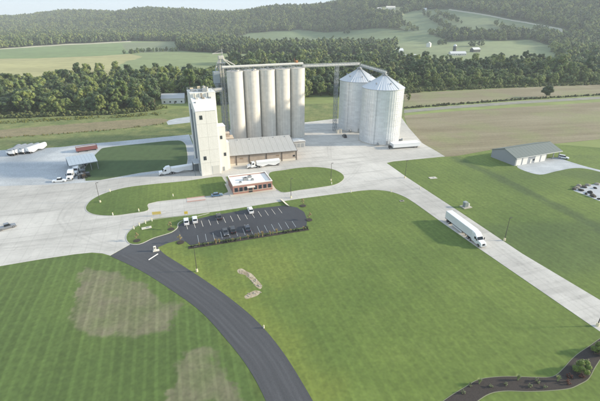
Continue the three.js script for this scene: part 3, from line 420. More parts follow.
// receiving building
{
  const O = [-37.3,-191.3], E = [-1.6,-201.1], A = Math.atan2(-(E[1] - O[1]), E[0] - O[0]), L = Math.hypot(E[0] - O[0], E[1] - O[1]), d = 15.5, he = 5.4, hb = 9;
  const t = thing('receiving_building', 'long low tan building with grey metal shed roof under the silos', 'building', [O[0], 0.05, O[1]], A);
  const mTan = mat(0xffffff, { map: streak('#a8998a', '#b7a99a', 6, 6), roughness: 0.9 }), mTrim = mat('#5f554c');
  part(t, 'core', extr([[0.15, 0], [d, 0], [d, hb - 0.1], [0.15, he - 0.1]], L - 0.2).rotateY(Math.PI / 2).translate(L / 2, 0, 0), mat('#a38b73'));
  const xs = [0, 5.6, 17.4, 25.6, 33, L]; const seg = [0.14, 0.32, 0.56, 0.78, 0.995].map((v) => v * L); let x0 = 0;
  seg.forEach((x1, i) => { part(t, 'wall_panel', bx(x1 - x0 - 0.4, he - 1.2, 0.14, (x0 + x1) / 2, 1, 0.0), mTan); part(t, 'base_panel', bx(x1 - x0 - 0.4, 1, 0.2, (x0 + x1) / 2, 0, 0.02), mat('#d6cdbd')); part(t, 'column', bx(0.38, he, 0.3, x1 - 0.1, 0, 0.06), mTrim); x0 = x1; });
  for (const x of [L * 0.21, L * 0.72]) part(t, 'sign_plate', bx(1.6, 0.7, 0.05, x, 3, 0.1), mat('#8d7a66'));
  part(t, 'louvre', bx(1, 0.9, 0.08, L * 0.955, 2, 0.12), mDark);
  // roof sheets
  const n = 12, sl = Math.hypot(d + 1, (hb - he) * (d + 1) / d), th = Math.atan2(hb - he, d); const mRf = mat(0xffffff, { map: streak('#a5a5a2', '#b5b5b1', 30, 4), metalness: 0.1, roughness: 0.55 });
  const g = rb(L / n - 0.05, 0.12, sl, 0, 0, -sl / 2, 0.03, 1).rotateX(th);
  for (let k = 0; k < n; k++) { const o = part(t, 'roof_sheet', g, mRf); o.position.set((k + 0.5) * L / n, he - 0.1, 0.7); }
  part(t, 'gutter', bx(L, 0.22, 0.2, L / 2, he - 0.3, 0.85), mTrim); part(t, 'gable_trim', bar([L + 0.05, he - 0.2, 0.7], [L + 0.05, hb, -d], 0.12, 0.5), mTrim);
  for (let k = 0; k < 5; k++) part(t, 'roof_vent', cyl(0.4, 0.4, 0.8, 8 + k * 6.5, hb - 0.6, -d + 1.2, 14), mSteel);
  const s = thing('control_shed', 'small pale metal shed at the end of the tan building', 'shed', [[-0.6,-222.7][0], 0.05, [-0.6,-222.7][1]], A);
  part(s, 'wall', bx(7.4, 3.4, 5, 0, 0, -2.5), mat('#b4b6b4')); part(s, 'roof', extr([[-4, 3.4], [4, 3.4], [4, 3.55], [0, 4.2], [-4, 3.55]], 5.6).translate(0, 0, -2.5), mat('#c9cbca')); for (let k = 0; k < 3; k++) part(s, 'door', bx(1.4, 2.3, 0.1, -2.3 + k * 2.3, 0, 0.03), mat('#979c9f')); part(s, 'trim', bx(7.5, 0.2, 0.1, 0, 3.1, 0.03), mTrim);
  const v = [-39.2,-212.6], b = thing('scale_room', 'small tan stepped block between white tower and tan building', 'building', [v[0], 0.05, v[1]], A);
  part(b, 'wall', mg([bx(6.4, 7, 7, 0, 0, -7), bx(4, 9, 4, -0.6, 0, -9)]), mTan); part(b, 'roof', mg([bx(6.7, 0.2, 7.2, 0, 7, -7)]), mat('#c9b9a4')); part(b, 'upper_roof', bx(4.3, 0.2, 4.3, -0.6, 9, -9), mat('#c9b9a4')); part(b, 'door', bx(1, 2.1, 0.1, 0.5, 0, -3.45), mTrim);
}
// office
{
  const O = [-28.4,-155.7], E = [-12.1,-161.5], A = Math.atan2(-(E[1] - O[1]), E[0] - O[0]), L = Math.hypot(E[0] - O[0], E[1] - O[1]), d = 12, h = 3.9;
  const brick = tileTex(512, (x, z) => { const r = Math.floor(z * 48), c = Math.floor(x * 16 + (r % 2) * 0.5), n = hash(c, r); return mixc(lin('#946a5e'), lin('#ad877a'), n).map((v) => v * (0.85 + 0.3 * vn(x * 120, z * 120))); });
  const mBrick = mat(0xffffff, { map: brick, roughness: 0.9 });
  const t = thing('office', 'low brick office with flat white roof and shopfront windows', 'office', [O[0], 0.05, O[1]], A);
  part(t, 'floor_slab', bx(L + 3, 0.12, d + 2.5, L / 2, 0, -d / 2), mat('#bdb7aa'));
  const wall = part(t, 'wall', mg([bx(L, h, 0.3, L / 2, 0.1, -d + 0.15), bx(0.3, h, d - 0.6, 0.15, 0.1, -d / 2), bx(0.3, h, d - 0.6, L - 0.15, 0.1, -d / 2), bx(L, 0.9, 0.3, L / 2, 0.1, -0.15), bx(L, 0.95, 0.3, L / 2, h - 0.85, -0.15)]), mBrick);
  const n = 8; for (let k = 0; k <= n; k++) part(t, 'pier', bx(0.5, 2.0, 0.28, 0.25 + k * (L - 0.5) / n, 1.0, -0.16), mBrick);
  for (let k = 0; k < n; k++) { const x = 0.25 + (k + 0.5) * (L - 0.5) / n, wd = (L - 0.5) / n - 0.5; if (k === 3) { const o = part(t, 'door', bx(wd, 2.7, 0.12, x, 0.15, 0.02), mat('#3b3f42')); part(o, 'pane', bx(wd - 0.3, 2.3, 0.06, x, 0.3, 0.07), mGlass); } else { const o = part(t, 'window', bx(wd, 2.0, 0.1, x, 1.0, -0.18), mat('#c9c4ba')); part(o, 'pane', bx(wd - 0.2, 1.8, 0.06, x, 1.1, -0.12), mGlass); } }
  part(t, 'canopy', bx(3.4, 0.2, 1.8, 0.25 + 3.5 * (L - 0.5) / n, 2.95, 0.9), mat('#d9d4c8')); part(t, 'sill', bx(L, 0.12, 0.42, L / 2, 0.98, -0.06), mat('#cdbfac'));
  part(t, 'roof', bx(L - 0.6, 0.2, d - 0.6, L / 2, h - 0.5, -d / 2), mat('#e4e4e0')); part(t, 'parapet', mg([bx(L + 0.2, 0.35, 0.4, L / 2, h + 0.08, -0.15), bx(L + 0.2, 0.35, 0.4, L / 2, h + 0.08, -d + 0.15), bx(0.4, 0.35, d - 0.7, 0.15, h + 0.08, -d / 2), bx(0.4, 0.35, d - 0.7, L - 0.15, h + 0.08, -d / 2)]), mat('#dedcd5'));
  for (const [x, z, s] of [[6.8, -6, 1.5], [9.2, -8.4, 1.2], [4, -3.6, 0.8], [9.6, -4.8, 0.9]]) { const o = part(t, 'air_conditioner', rb(s * 1.4, s * 0.8, s, x, h - 0.3, z, 0.06), mat('#8f9294')); part(o, 'fan_guard', cyl(s * 0.35, s * 0.35, 0.08, x, h - 0.3 + s * 0.8, z, 16), mDark); }
}
// green roofed shed
{
  const O = [109.0,-191.6], A = ang(22), L = 32, d = 15.5, he = 4.3, hr = 7;
  const t = thing('machine_shed', 'grey metal shed with green-grey gable roof and white roller doors', 'shed', [O[0], 0, O[1]], A);
  const mS = mat('#8f959b', { roughness: 0.7 }), mGR = mat('#707873', { roughness: 0.55, metalness: 0.15 });
  const Ls = 22;
  part(t, 'wall', extr([[0, 0], [d, 0], [d, he], [d / 2, hr - 0.1], [0, he]], Ls).rotateY(Math.PI / 2).translate(Ls / 2, 0, 0), mS);
  part(t, 'porch_wall', bx(L - Ls, he, 0.2, (L + Ls) / 2, 0, -7), mat('#59605e')); part(t, 'end_wall', bx(0.2, he, d - 7.2, L - 0.1, 0, -7.1 - (d - 7.2) / 2), mS); for (const x of [Ls + 5.4, L - 0.3]) part(t, 'post', bx(0.3, he, 0.3, x, 0, -0.3), mS);
  part(t, 'fascia', bx(L - Ls, 0.5, 0.12, (L + Ls) / 2, he - 0.55, -0.05), mat('#7d827f'));
  const sl = Math.hypot(d / 2 + 0.6, (hr - he) * (1 + 1.2 / d)), th = Math.atan2(hr - he, d / 2), n = 14, g1 = rb((L + 1) / n - 0.04, 0.14, sl, 0, 0, -sl / 2, 0.03, 1).rotateX(th), g2 = rb((L + 1) / n - 0.04, 0.14, sl, 0, 0, sl / 2, 0.03, 1).rotateX(-th);
  for (let k = 0; k < n; k++) { let o = part(t, 'roof_sheet', g1, mGR); o.position.set(-0.5 + (k + 0.5) * (L + 1) / n, he - 0.2, 0.6); o = part(t, 'roof_sheet', g2, mGR); o.position.set(-0.5 + (k + 0.5) * (L + 1) / n, he - 0.2, -d - 0.6); }
  part(t, 'ridge_cap', bx(L + 1, 0.12, 0.5, L / 2, hr + 0.05, -d / 2), mat('#56625b')); part(t, 'eave_trim', bx(L + 1, 0.22, 0.1, L / 2, he - 0.35, 0.68), mat('#d9d9d4'));
  for (let k = 0; k < 5; k++) if (k !== 2) { const o = part(t, 'roller_door', bx(3.4, 3.6, 0.12, 2.4 + k * 4.3, 0, 0.02), mat('#dededa')); for (let j = 1; j < 5; j++) part(o, 'slat_joint', bx(3.4, 0.04, 0.03, 2.4 + k * 4.3, j * 0.72, 0.09), mat('#b9b9b4')); } else { part(t, 'door', bx(1.1, 2.2, 0.1, 11, 0, 0.02), mat('#d8d8d3')); part(t, 'window', bx(1.2, 1, 0.1, 13.1, 1.2, 0.02), mGlass); }
}
// open white canopy and red bin by the trailer lot
{
  const q = [[-118.2,-192.5], [-110.4,-180.0], [-99.9,-187.0], [-107.5,-201.4]];
  const O = q[1], A = Math.atan2(-(q[2][1] - O[1]), q[2][0] - O[0]), L = Math.hypot(q[2][0] - O[0], q[2][1] - O[1]), d = Math.hypot(q[0][0] - O[0], q[0][1] - O[1]);
  const t = thing('canopy_shed', 'open shed with flat white roof over parked equipment', 'shed', [O[0], 0.06, O[1]], A);
  part(t, 'back_wall', bx(L, 3.9, 0.15, L / 2, 0, -d + 0.3), mat('#9aa4ab'));
  for (let k = 0; k < 5; k++) part(t, 'post', bx(0.25, 4.2, 0.25, 0.3 + k * (L - 0.6) / 4, 0, -0.4), mGrey);
  const n = 8, g = rb(L / n - 0.04, 0.14, d / 2 + 0.3, 0, 0, -d / 4 - 0.15, 0.03, 1).rotateX(0.1), g2 = rb(L / n - 0.04, 0.14, d / 2 + 0.3, 0, 0, d / 4 + 0.15, 0.03, 1).rotateX(-0.1);
  for (let k = 0; k < n; k++) { let o = part(t, 'roof_sheet', g, mRoofWhite); o.position.set((k + 0.5) * L / n, 4.2, 0.3); o = part(t, 'roof_sheet', g2, mRoofWhite); o.position.set((k + 0.5) * L / n, 4.2, -d - 0.3); }
  part(t, 'fascia', bx(L, 0.35, 0.08, L / 2, 3.95, 0.36), mat('#8d9499'));
  const r0 = [-124.2,-212.6], r1 = [-114.9,-218.3], rA = Math.atan2(-(r1[1] - r0[1]), r1[0] - r0[0]), rL = Math.hypot(r1[0] - r0[0], r1[1] - r0[1]);
  const r = thing('red_grain_cart', 'long open-topped red bin behind the white-roofed shed', 'bin', [r0[0], 0.06, r0[1]], rA); const mR = mat('#6f4644', { roughness: 0.6 });
  part(r, 'side_wall', bx(rL, 2.1, 0.15, rL / 2, 0.7, 0), mR); part(r, 'side_wall', bx(rL, 2.1, 0.15, rL / 2, 0.7, -3), mR); part(r, 'end_wall', bx(0.15, 2.1, 2.85, 0.08, 0.7, -1.5), mR); part(r, 'end_wall', bx(0.15, 2.1, 2.85, rL - 0.08, 0.7, -1.5), mR); part(r, 'floor', bx(rL - 0.3, 0.1, 2.85, rL / 2, 2.5, -1.5), mat('#a5a2a0')); for (const x of [1, rL / 2, rL - 1]) part(r, 'skid', bx(0.4, 0.7, 3, x, 0, -1.5), mDark);
}
//@@NEXT
// ---------------------------------------------------------------- vehicles (forward is +x)
const mVWhite = new THREE.MeshPhysicalMaterial({ color: '#e3e5e6', roughness: 0.35, clearcoat: 0.6, clearcoatRoughness: 0.2 }), mTyre = mat('#1d1d1e', { roughness: 0.95 }), mRim = mat('#b8babc', { metalness: 0.7, roughness: 0.35 }), mChass = mat('#2d2f31'), mLamp = mat('#dfe4e6', { roughness: 0.15 }), mTail = mat('#8e1c1a', { roughness: 0.3 }), mVGlass = mat('#1c242b', { roughness: 0.08, metalness: 0.2 }), mAlu = mat('#c9cccd', { metalness: 0.6, roughness: 0.35 });
function wheel(p, x, z, r = 0.5, w = 0.3) { const o = part(p, 'wheel', new THREE.CylinderGeometry(r, r, w, 24).rotateX(Math.PI / 2).translate(x, r, z), mTyre); part(o, 'rim', mg([new THREE.CylinderGeometry(r * 0.55, r * 0.55, w + 0.03, 16).rotateX(Math.PI / 2).translate(x, r, z)]), mRim); return o; }
function tractorParts(t, x0, sleeper = true) { // x0 = front bumper
  part(t, 'chassis', mg([bx(6.6, 0.25, 0.9, x0 - 3.5, 0.75, 0), bx(0.9, 0.12, 1.1, x0 - 5.6, 1.02, 0)]), mChass);
  part(t, 'hood', extr([[0, 0.7], [0, 1.45], [-0.35, 1.72], [-1.75, 1.95], [-1.75, 0.7]], 1.9, 0.1).translate(x0 - 0.1, 0, 0), mVWhite);
  part(t, 'cab', extr([[0, 0.6], [0, 1.95], [-0.55, 2.95], [-1.9, 3.0], [-1.9, 0.6]], 2.2, 0.1).translate(x0 - 1.95, 0, 0), mVWhite);
  if (sleeper) { part(t, 'sleeper', rb(1.7, 2.9, 2.4, x0 - 4.65, 0.75, 0, 0.15), mVWhite); part(t, 'roof_fairing', extr([[0, 0], [-0.9, 0.75], [-2.5, 0.95], [-2.5, 0]], 2.1, 0.08).translate(x0 - 2.7, 3.0, 0), mVWhite); }
  part(t, 'windscreen', extr([[0.05, 2.0], [-0.46, 2.9], [-0.55, 2.9], [-0.05, 2.0]], 2.0).translate(x0 - 1.8, 0, 0), mVGlass);
  for (const s of [-1, 1]) { part(t, 'side_window', extr([[-0.5, 1.95], [-0.8, 2.7], [-1.5, 2.75], [-1.5, 1.95]], 0.05).translate(x0 - 1.95, 0, s * 1.22), mVGlass); part(t, 'mirror', bx(0.15, 0.75, 0.3, x0 - 1.9, 1.9, s * 1.45), mChass); part(t, 'headlight', rb(0.25, 0.28, 0.4, x0 - 0.02, 0.95, s * 0.85, 0.06), mLamp); part(t, 'fuel_tank', new THREE.CylinderGeometry(0.33, 0.33, 1.5, 16).rotateZ(Math.PI / 2).translate(x0 - 3.9, 0.75, s * 0.95), mAlu); part(t, 'exhaust_stack', cyl(0.08, 0.08, 2.4, x0 - 3.95 + (sleeper ? -1.7 : 0), 1.2, s * 1.05, 10), mAlu); wheel(t, x0 - 1.15, s * 1.05); for (const x of [5.3, 6.6]) { wheel(t, x0 - x, s * 0.95, 0.5, 0.6); } part(t, 'mudguard', bx(2.7, 0.06, 0.6, x0 - 5.95, 1.08, s * 0.95), mChass); }
  part(t, 'bumper', rb(0.35, 0.45, 2.35, x0 + 0.05, 0.4, 0, 0.1), mAlu); part(t, 'grille', bx(0.08, 0.7, 0.9, x0 + 0.02, 0.85, 0), mChass);
}
function vanTrailer(t, xf, L = 16) {
  part(t, 'trailer_body', rb(L, 2.85, 2.55, xf - L / 2, 1.2, 0, 0.05), mVWhite); const ribs = [], n = 22; for (let k = 0; k <= n; k++) for (const s of [-1, 1]) ribs.push(bx(0.05, 2.7, 0.03, xf - 0.1 - k * (L - 0.2) / n, 1.27, s * 1.285)); part(t, 'side_rib', mg(ribs), mAlu).userData.kind = 'stuff';
  part(t, 'trailer_roof', bx(L - 0.1, 0.04, 2.4, xf - L / 2, 4.05, 0), mat('#d9dbdb')); part(t, 'lower_rail', mg([bx(L, 0.2, 0.06, xf - L / 2, 1.08, 1.25), bx(L, 0.2, 0.06, xf - L / 2, 1.08, -1.25)]), mChass);
  for (const s of [-1, 1]) { part(t, 'rear_door', bx(0.06, 2.6, 1.2, xf - L - 0.03, 1.3, s * 0.63), mat('#d2d5d6')); part(t, 'landing_leg', bx(0.12, 1.0, 0.12, xf - 3.2, 0.2, s * 0.8), mChass); for (const x of [L - 1.3, L - 2.6]) wheel(t, xf - x, s * 0.95, 0.5, 0.6); part(t, 'tail_light', bx(0.05, 0.12, 0.3, xf - L - 0.05, 1.05, s * 1), mTail); part(t, 'side_skirt', bx(5.5, 0.7, 0.05, xf - 7.5, 0.4, s * 1.24), mat('#c7caca')); }
  part(t, 'bogie', bx(3.2, 0.4, 1, xf - L + 1.95, 0.6, 0), mChass);
}
function hopperTrailer(t, xf, L = 12.5, tarp = mVWhite) {
  part(t, 'hopper_body', extr([[0, 1.5], [0, 2.9], [-L, 2.9], [-L, 1.5], [-L + 2.6, 0.55], [-L + 3.4, 0.55], [-L / 2, 1.35], [-3.4, 0.55], [-2.6, 0.55]], 2.4, 0.05).translate(xf, 0, 0), mVWhite);
  part(t, 'tarp', extr([[-1.22, 2.92], [1.22, 2.92], [1.1, 3.15], [0.7, 3.36], [0, 3.46], [-0.7, 3.36], [-1.1, 3.15]], L - 0.1).rotateY(Math.PI / 2).translate(xf - L / 2, 0, 0), tarp);
  const ribs = []; for (let k = 0; k <= 16; k++) for (const s of [-1, 1]) ribs.push(bx(0.06, 1.35, 0.05, xf - 0.1 - k * (L - 0.2) / 16, 1.5, s * 1.27)); part(t, 'side_rib', mg(ribs), mAlu).userData.kind = 'stuff';
  for (const s of [-1, 1]) { for (const x of [L - 0.9, L - 2.2]) wheel(t, xf - x, s * 0.95, 0.5, 0.55); part(t, 'landing_leg', bx(0.12, 1.3, 0.12, xf - 1.7, 0.05, s * 0.8), mChass); part(t, 'mudguard', bx(2.7, 0.05, 0.6, xf - L + 1.5, 1.1, s * 0.95), mChass); }
  part(t, 'end_frame', mg([bx(0.1, 1.5, 2.3, xf - L + 0.2, 0.8, 0), bx(0.1, 1.2, 2.3, xf - 0.5, 0.9, 0)]), mChass);
}
const midp = (a, b, t = 0.5) => [a[0] + (b[0] - a[0]) * t, a[1] + (b[1] - a[1]) * t];
const dirA = (a, b) => Math.atan2(-(b[1] - a[1]), b[0] - a[0]);
{ const r = [55.5,-131.6], f = [60.4,-113.0]; const t = thing('semi_truck', 'white box-trailer semi truck driving on the long concrete road', 'truck', [f[0], 0.055, f[1]], dirA(r, f)); tractorParts(t, 0); vanTrailer(t, -5.2, 15); }
{ const r = [-10.3,-193.8], f = [-26.5,-188.0]; const t = thing('semi_truck', 'white hopper-trailer truck passing in front of the tan building', 'truck', [f[0], 0.055, f[1]], dirA(r, f)); tractorParts(t, 0, false); hopperTrailer(t, -4.8, 12); }
{ const r = [-52.5,-185.8], f = [-67.4,-178.4]; const t = thing('semi_truck', 'white hopper-trailer truck leaving the white tower beside the dark grass', 'truck', [f[0], 0.065, f[1]], dirA(r, f)); tractorParts(t, 0); hopperTrailer(t, -5.6, 12.5); }
{ // parked hopper trailers
  const mTarp = mat('#7d858e', { roughness: 0.8 }); let t0 = null; const a = [-156.3,-206.5], b = [-144.0,-210.5], A = dirA([-144.8,-211.7], [-147.7,-224.6]);
  for (let k = 0; k < 5; k++) { const p = midp(a, b, k / 4), q = [p[0] + Math.cos(A) * 12, 0.06, p[1] - Math.sin(A) * 12]; if (!k) { t0 = thing('grain_trailer', 'white hopper trailer with grey tarp parked in a row on gravel', 'trailer', q, A, 'hopper trailers parked on the gravel lot'); hopperTrailer(t0, 0, 12, mTarp); t0.scale.z = 0.9; } else { const c = copy(t0, q, A + 0.015 * k); if (k === 4) { c.userData.label = 'white hopper trailer with white tarp at the row end, on gravel'; for (const o of c.children) if (o.name === 'tarp') o.material = mVWhite; } } }
}
{ // covered trailer on the pad by the bins
  const a = [53.0,-218.9], b = [69.4,-222.7]; const t = thing('covered_trailer', 'low white covered trailer parked on concrete beside the front steel bin', 'trailer', [a[0], 0.055, a[1]], dirA(a, b)); const L = Math.hypot(b[0] - a[0], b[1] - a[1]);
  part(t, 'body', rb(L, 2.1, 4.6, L / 2, 0.8, -2.2, 0.2), mVWhite); part(t, 'cover', rb(L + 0.2, 0.2, 4.8, L / 2, 2.85, -2.2, 0.09), mat('#e2e3e2')); for (const x of [L - 2, L - 3.3]) for (const s of [-0.1, -4.3]) wheel(t, x, s, 0.5, 0.4); part(t, 'drawbar', mg([bx(2.6, 0.2, 0.3, -1.2, 0.7, -1.2), bx(0.3, 0.7, 0.3, -1.6, 0.05, -1.2)]), mChass); part(t, 'hitch_gear', mg([rb(1.4, 1.1, 1.6, -1.4, 0.9, -1.2, 0.1)]), mChass);
}
// tractors parked by the white-roofed shed
[[[-106.8,-171.5], [-107.7,-175.8], 'white truck tractor nearest the concrete, in the cluster by the canopy shed'], [[-107.5,-177.8], [-108.2,-182.4], 'white truck tractor in the middle of the cluster by the canopy shed'], [[-111.6,-185.8], [-110.7,-189.4], 'white truck tractor tucked under the canopy shed edge']].forEach(([f, r, l], i) => { const t = thing('truck_tractor', l, 'truck', [f[0], 0.06, f[1]], dirA(r, f), 'truck tractors by the canopy shed'); tractorParts(t, 0, i !== 2); });
{ const r = rng(31); const q = [-105.6,-183.1]; for (let k = 0; k < 7; k++) { const t = thing('farm_implement', 'dark steel implement parked in the clutter beside the canopy shed', 'machinery', [q[0] - 4 + r() * 9, 0.06, q[1] - 3 + r() * 13], r() * 3, 'dark implements beside the canopy shed'); part(t, 'frame', mg([bx(3 + r(), 0.25, 0.3, 0, 0.7, 0.7), bx(3, 0.25, 0.3, 0, 0.7, -0.7), bx(0.3, 0.25, 1.7, 1, 0.7, 0), bx(0.3, 0.25, 1.7, -1, 0.7, 0)]), mChass); part(t, 'hopper', extr([[-0.9, 1.9], [0.9, 1.9], [0.4, 0.95], [-0.4, 0.95]], 1.6), mat(['#5a5f63', '#8f9496', '#4a4036'][k % 3])); wheel(t, -0.9, 1, 0.45); wheel(t, -0.9, -1, 0.45); } }
function car(name, label, col, [x, z], turn, kind = 'sedan', group) {
  const t = thing(name, label, 'car', [x, 0.05, z], turn, group); const m = new THREE.MeshPhysicalMaterial({ color: col, roughness: 0.35, clearcoat: 0.8, clearcoatRoughness: 0.15, metalness: 0.1 });
  const suv = kind === 'suv', pick = kind === 'pickup', L = pick ? 5.6 : suv ? 4.8 : 4.6, h = suv ? 1.75 : pick ? 1.85 : 1.45, b = suv || pick ? 0.95 : 0.82;
  part(t, 'body', extr([[-L / 2, 0.32], [-L / 2, b], [-L / 2 + 0.15, b + 0.06], [L / 2 - 1.2, b + 0.04], [L / 2 - 0.1, b - 0.12], [L / 2, 0.6], [L / 2, 0.32]], 1.66, 0.08), m);
  const cab = pick ? [[-0.75, b], [-0.6, h], [0.75, h], [1.35, b]] : suv ? [[-L / 2 + 0.12, b], [-L / 2 + 0.4, h], [0.45, h], [1.15, b]] : [[-L / 2 + 0.35, b], [-1.25, h], [0.35, h], [1.15, b]];
  const c = cab[0][0], win = (k) => cab.map(([px, py]) => [px + (k - 1) * 0, py]);
  part(t, 'cabin', extr(cab, 1.34, 0.05), mVGlass); part(t, 'roof', rb(cab[2][0] - cab[1][0] + 0.15, 0.08, 1.44, (cab[1][0] + cab[2][0]) / 2, h + 0.02, 0, 0.04), m);
  for (const s of [-1, 1]) { part(t, 'door', rb(1.05, b - 0.4, 0.04, 0.1, 0.38, s * 0.91, 0.015, 1), m); part(t, 'headlight', rb(0.14, 0.14, 0.36, L / 2 + 0.02, 0.62, s * 0.62, 0.05), mLamp); part(t, 'tail_light', rb(0.1, 0.16, 0.3, -L / 2 - 0.05, 0.72, s * 0.66, 0.04), mTail); for (const wx of [-L / 2 + 0.85, L / 2 - 0.88]) wheel(t, wx, s * 0.82, 0.33, 0.22); }
  if (pick) part(t, 'cargo_bed', bx(1.7, 0.05, 1.4, -L / 2 + 0.95, b + 0.06, 0), mChass);
  return t;
}
const bayA = dirA([-37.1,-114.9], [2.2,-127.4]) + Math.PI / 2;
car('parked_suv', 'white car in the car park bay nearest the drive', '#e4e6e6', [-42.0,-130.6], bayA, 'suv', 'white cars in the car park');
car('parked_suv', 'white car in the bay next to the one nearest the drive', '#dfe1e1', [-39.2,-132.0], bayA, 'suv', 'white cars in the car park');
car('parked_suv', 'white car alone in the upper bay row facing the office', '#e6e8e8', [-19.4,-139.9], bayA, 'suv', 'white cars in the car park');
car('parked_car', 'dark car in the upper bay row between white cars', '#2c3036', [-30.7,-134.6], bayA, 'sedan');
car('parked_car', 'dark grey car in the lower bay row, end of three', '#33363b', [-26.2,-122.6], bayA + Math.PI, 'sedan', 'dark cars in the lower bays');
car('parked_suv', 'black off-road car in the lower bay row, between dark cars', '#22252a', [-23.9,-124.3], bayA, 'suv', 'dark cars in the lower bays');
car('parked_car', 'dark blue car in the lower bay row beside an empty bay', '#2a3240', [-18.8,-125.5], bayA, 'sedan', 'dark cars in the lower bays');
car('pickup_truck', 'grey pickup truck crossing the wide concrete yard', '#6d737a', [-105.5,-126.3], dirA([-107.3,-125.2], [-104.2,-128.1]), 'pickup');
car('pickup_truck', 'white pickup truck parked on the gravel edge beside tractors', '#dfe2e3', [-110.7,-170.5], dirA([-114.0,-170.2], [-108.2,-171.5]), 'pickup');
car('parked_suv', 'white car parked beside the open end of the green-roofed shed', '#dfe1e0', [140.8,-203.2], ang(-35), 'suv');
car('parked_car', 'blue car on the concrete road near the office corner', '#4b6f8c', [-35.2,-154.6], ang(17), 'sedan');
car('utility_vehicle', 'dark utility vehicle parked between the steel bins and silos', '#2b2e31', [27.9,-244.4], ang(100), 'suv');

// ---------------------------------------------------------------- lamps, signs, small fittings
{
  const spots = [[[14.3,-171.5], 'light pole near the tip of the oval grass island'], [[49.4,-175.2], 'light pole beside the road opposite the steel bins'], [[69.7,-117.8], 'light pole beside the road by the box-trailer truck'], [[-30.9,-99.7], 'light pole on the lawn below the car park'], [[-81.9,-148.2], 'light pole at the west tip of the long grass island'], [[73.6,-76.6], 'light pole at the road verge near the round shrubs'], [[-3.8,-152.6], 'light pole between the car park and the road']];
  let t0 = null; for (const [p, l] of spots) {
    if (t0) { copy(t0, [p[0], 0.02, p[1]], ang(17), l); continue; }
    t0 = thing('light_pole', l, 'light pole', [p[0], 0.02, p[1]], ang(17), 'light poles along the roads');
    part(t0, 'base', cyl(0.32, 0.36, 0.9, 0, 0, 0, 16), mat('#d8cfae')); part(t0, 'pole', cyl(0.07, 0.11, 7.8, 0, 0.9, 0, 10), mat('#4a4744')); part(t0, 'lamp_head', rb(0.8, 0.14, 0.34, 0.5, 8.6, 0, 0.05), mat('#4a4744')); part(t0, 'arm', bar([0, 8.6, 0], [0.3, 8.68, 0], 0.08), mat('#4a4744'));
  }
  const bol = [[-82.4,-158.8], [-71.7,-136.5], [-63.0,-139.9], [-53.7,-154.1], [-59.5,-125.5], [-58.4,-127.9], [-56.8,-129.7], [-55.1,-131.6], [14.3,-167.3], [39.4,-158.3], [22.0,-158.0], [53.0,-162.1]]; let b0 = null;
  for (const p of bol) { if (b0) copy(b0, [p[0], 0.12, p[1]], 0); else { b0 = thing('bollard', 'short white marker post at the kerb of a truck road', 'bollard', [p[0], 0.12, p[1]], 0, 'white marker posts along kerbs'); part(b0, 'post', cyl(0.16, 0.18, 1.1, 0, 0, 0, 12), mat('#dcd9cc')); part(b0, 'cap', cyl(0.05, 0.17, 0.14, 0, 1.1, 0, 12), mat('#d6c77a')); } }
  const sgn = (label, p, w, h, col, y = 1.1) => { const t = thing('road_sign', label, 'sign', [p[0], 0.1, p[1]], ang(12)); for (const s of [-1, 1]) part(t, 'post', cyl(0.05, 0.05, y + h, s * w * 0.35, 0, 0, 8), mGrey); part(t, 'sign_board', rb(w, h, 0.06, 0, y, 0.07, 0.02, 1), mat(col)); };
  sgn('wide yellow clearance sign on the verge by the marker posts', [-54.7,-136.1], 3.2, 1.2, '#c7b368', 0.6); sgn('yellow sign behind the white cars of the car park', [-43.2,-135.3], 1.3, 1.1, '#d8bd4c', 1.2);
  const sp = [-46.9,-111.2]; const st = thing('gate_keypad', 'pale entrance post box at the stop line of the drive', 'post box', [sp[0], 0.03, sp[1]], ang(20)); part(st, 'plinth', rb(2, 0.3, 1.1, 0, 0, 0, 0.06), mat('#cdc9bd')); part(st, 'box', rb(0.8, 1.5, 0.6, -0.3, 0.3, 0, 0.06), mat('#dedbd2')); part(st, 'screen', bx(0.4, 0.3, 0.04, -0.3, 1.2, 0.31), mGlass);
  const sl = [-55.3,-126.4], ps = thing('concrete_pad', 'flat pale concrete pad in the signed grass island', 'pad', [sl[0], 0.12, sl[1]], ang(25)); part(ps, 'slab', rb(3.4, 0.18, 1.6, 0, 0, 0, 0.04), mat('#c4c0b2')); part(ps, 'cover', bx(1, 0.06, 0.8, 0.4, 0.18, 0), mGrey);
  const wp = [-43.3,-151.1], ws = thing('truck_scale', 'pale pink-edged weighbridge plate set in the road', 'weighbridge', [wp[0], 0.055, wp[1]], ang(17)); part(ws, 'deck', bx(7.5, 0.06, 3.4, 0, 0, 0), mat('#bdb2aa')); for (const s of [-1, 1]) part(ws, 'guide_rail', bx(7.5, 0.3, 0.12, 0, 0.05, s * 1.75), mat('#b8958d'));
  const ub = [66.4,-144.0], u = thing('transformer', 'grey utility transformer on a small pad by the road', 'transformer', [ub[0], 0, ub[1]], ang(20)); part(u, 'pad', bx(3.8, 0.25, 3, 0, 0, 0), mat('#aaa79c')); part(u, 'cabinet', rb(1.5, 1.9, 1.4, -0.4, 0.25, 0, 0.08), mat('#7d8785')); part(u, 'lid', extr([[-0.9, 2.15], [0.9, 2.15], [0.6, 2.4], [-0.6, 2.4]], 1.5).translate(-0.4, 0, 0), mat('#939c9a')); part(u, 'meter_box', rb(0.6, 1.2, 0.5, 1.1, 0.25, 0.2, 0.05), mat('#c8cac6'));
  const mh = [62.6,-175.2], mn = thing('manhole_pad', 'flat concrete manhole pad in the lawn east of the road', 'manhole', [mh[0], 0.01, mh[1]], ang(10)); part(mn, 'slab', rb(3.6, 0.16, 2.2, 0, 0, 0, 0.04), mat('#bab6aa')); part(mn, 'cover', cyl(0.4, 0.4, 0.05, 0.3, 0.16, 0, 20), mGrey);
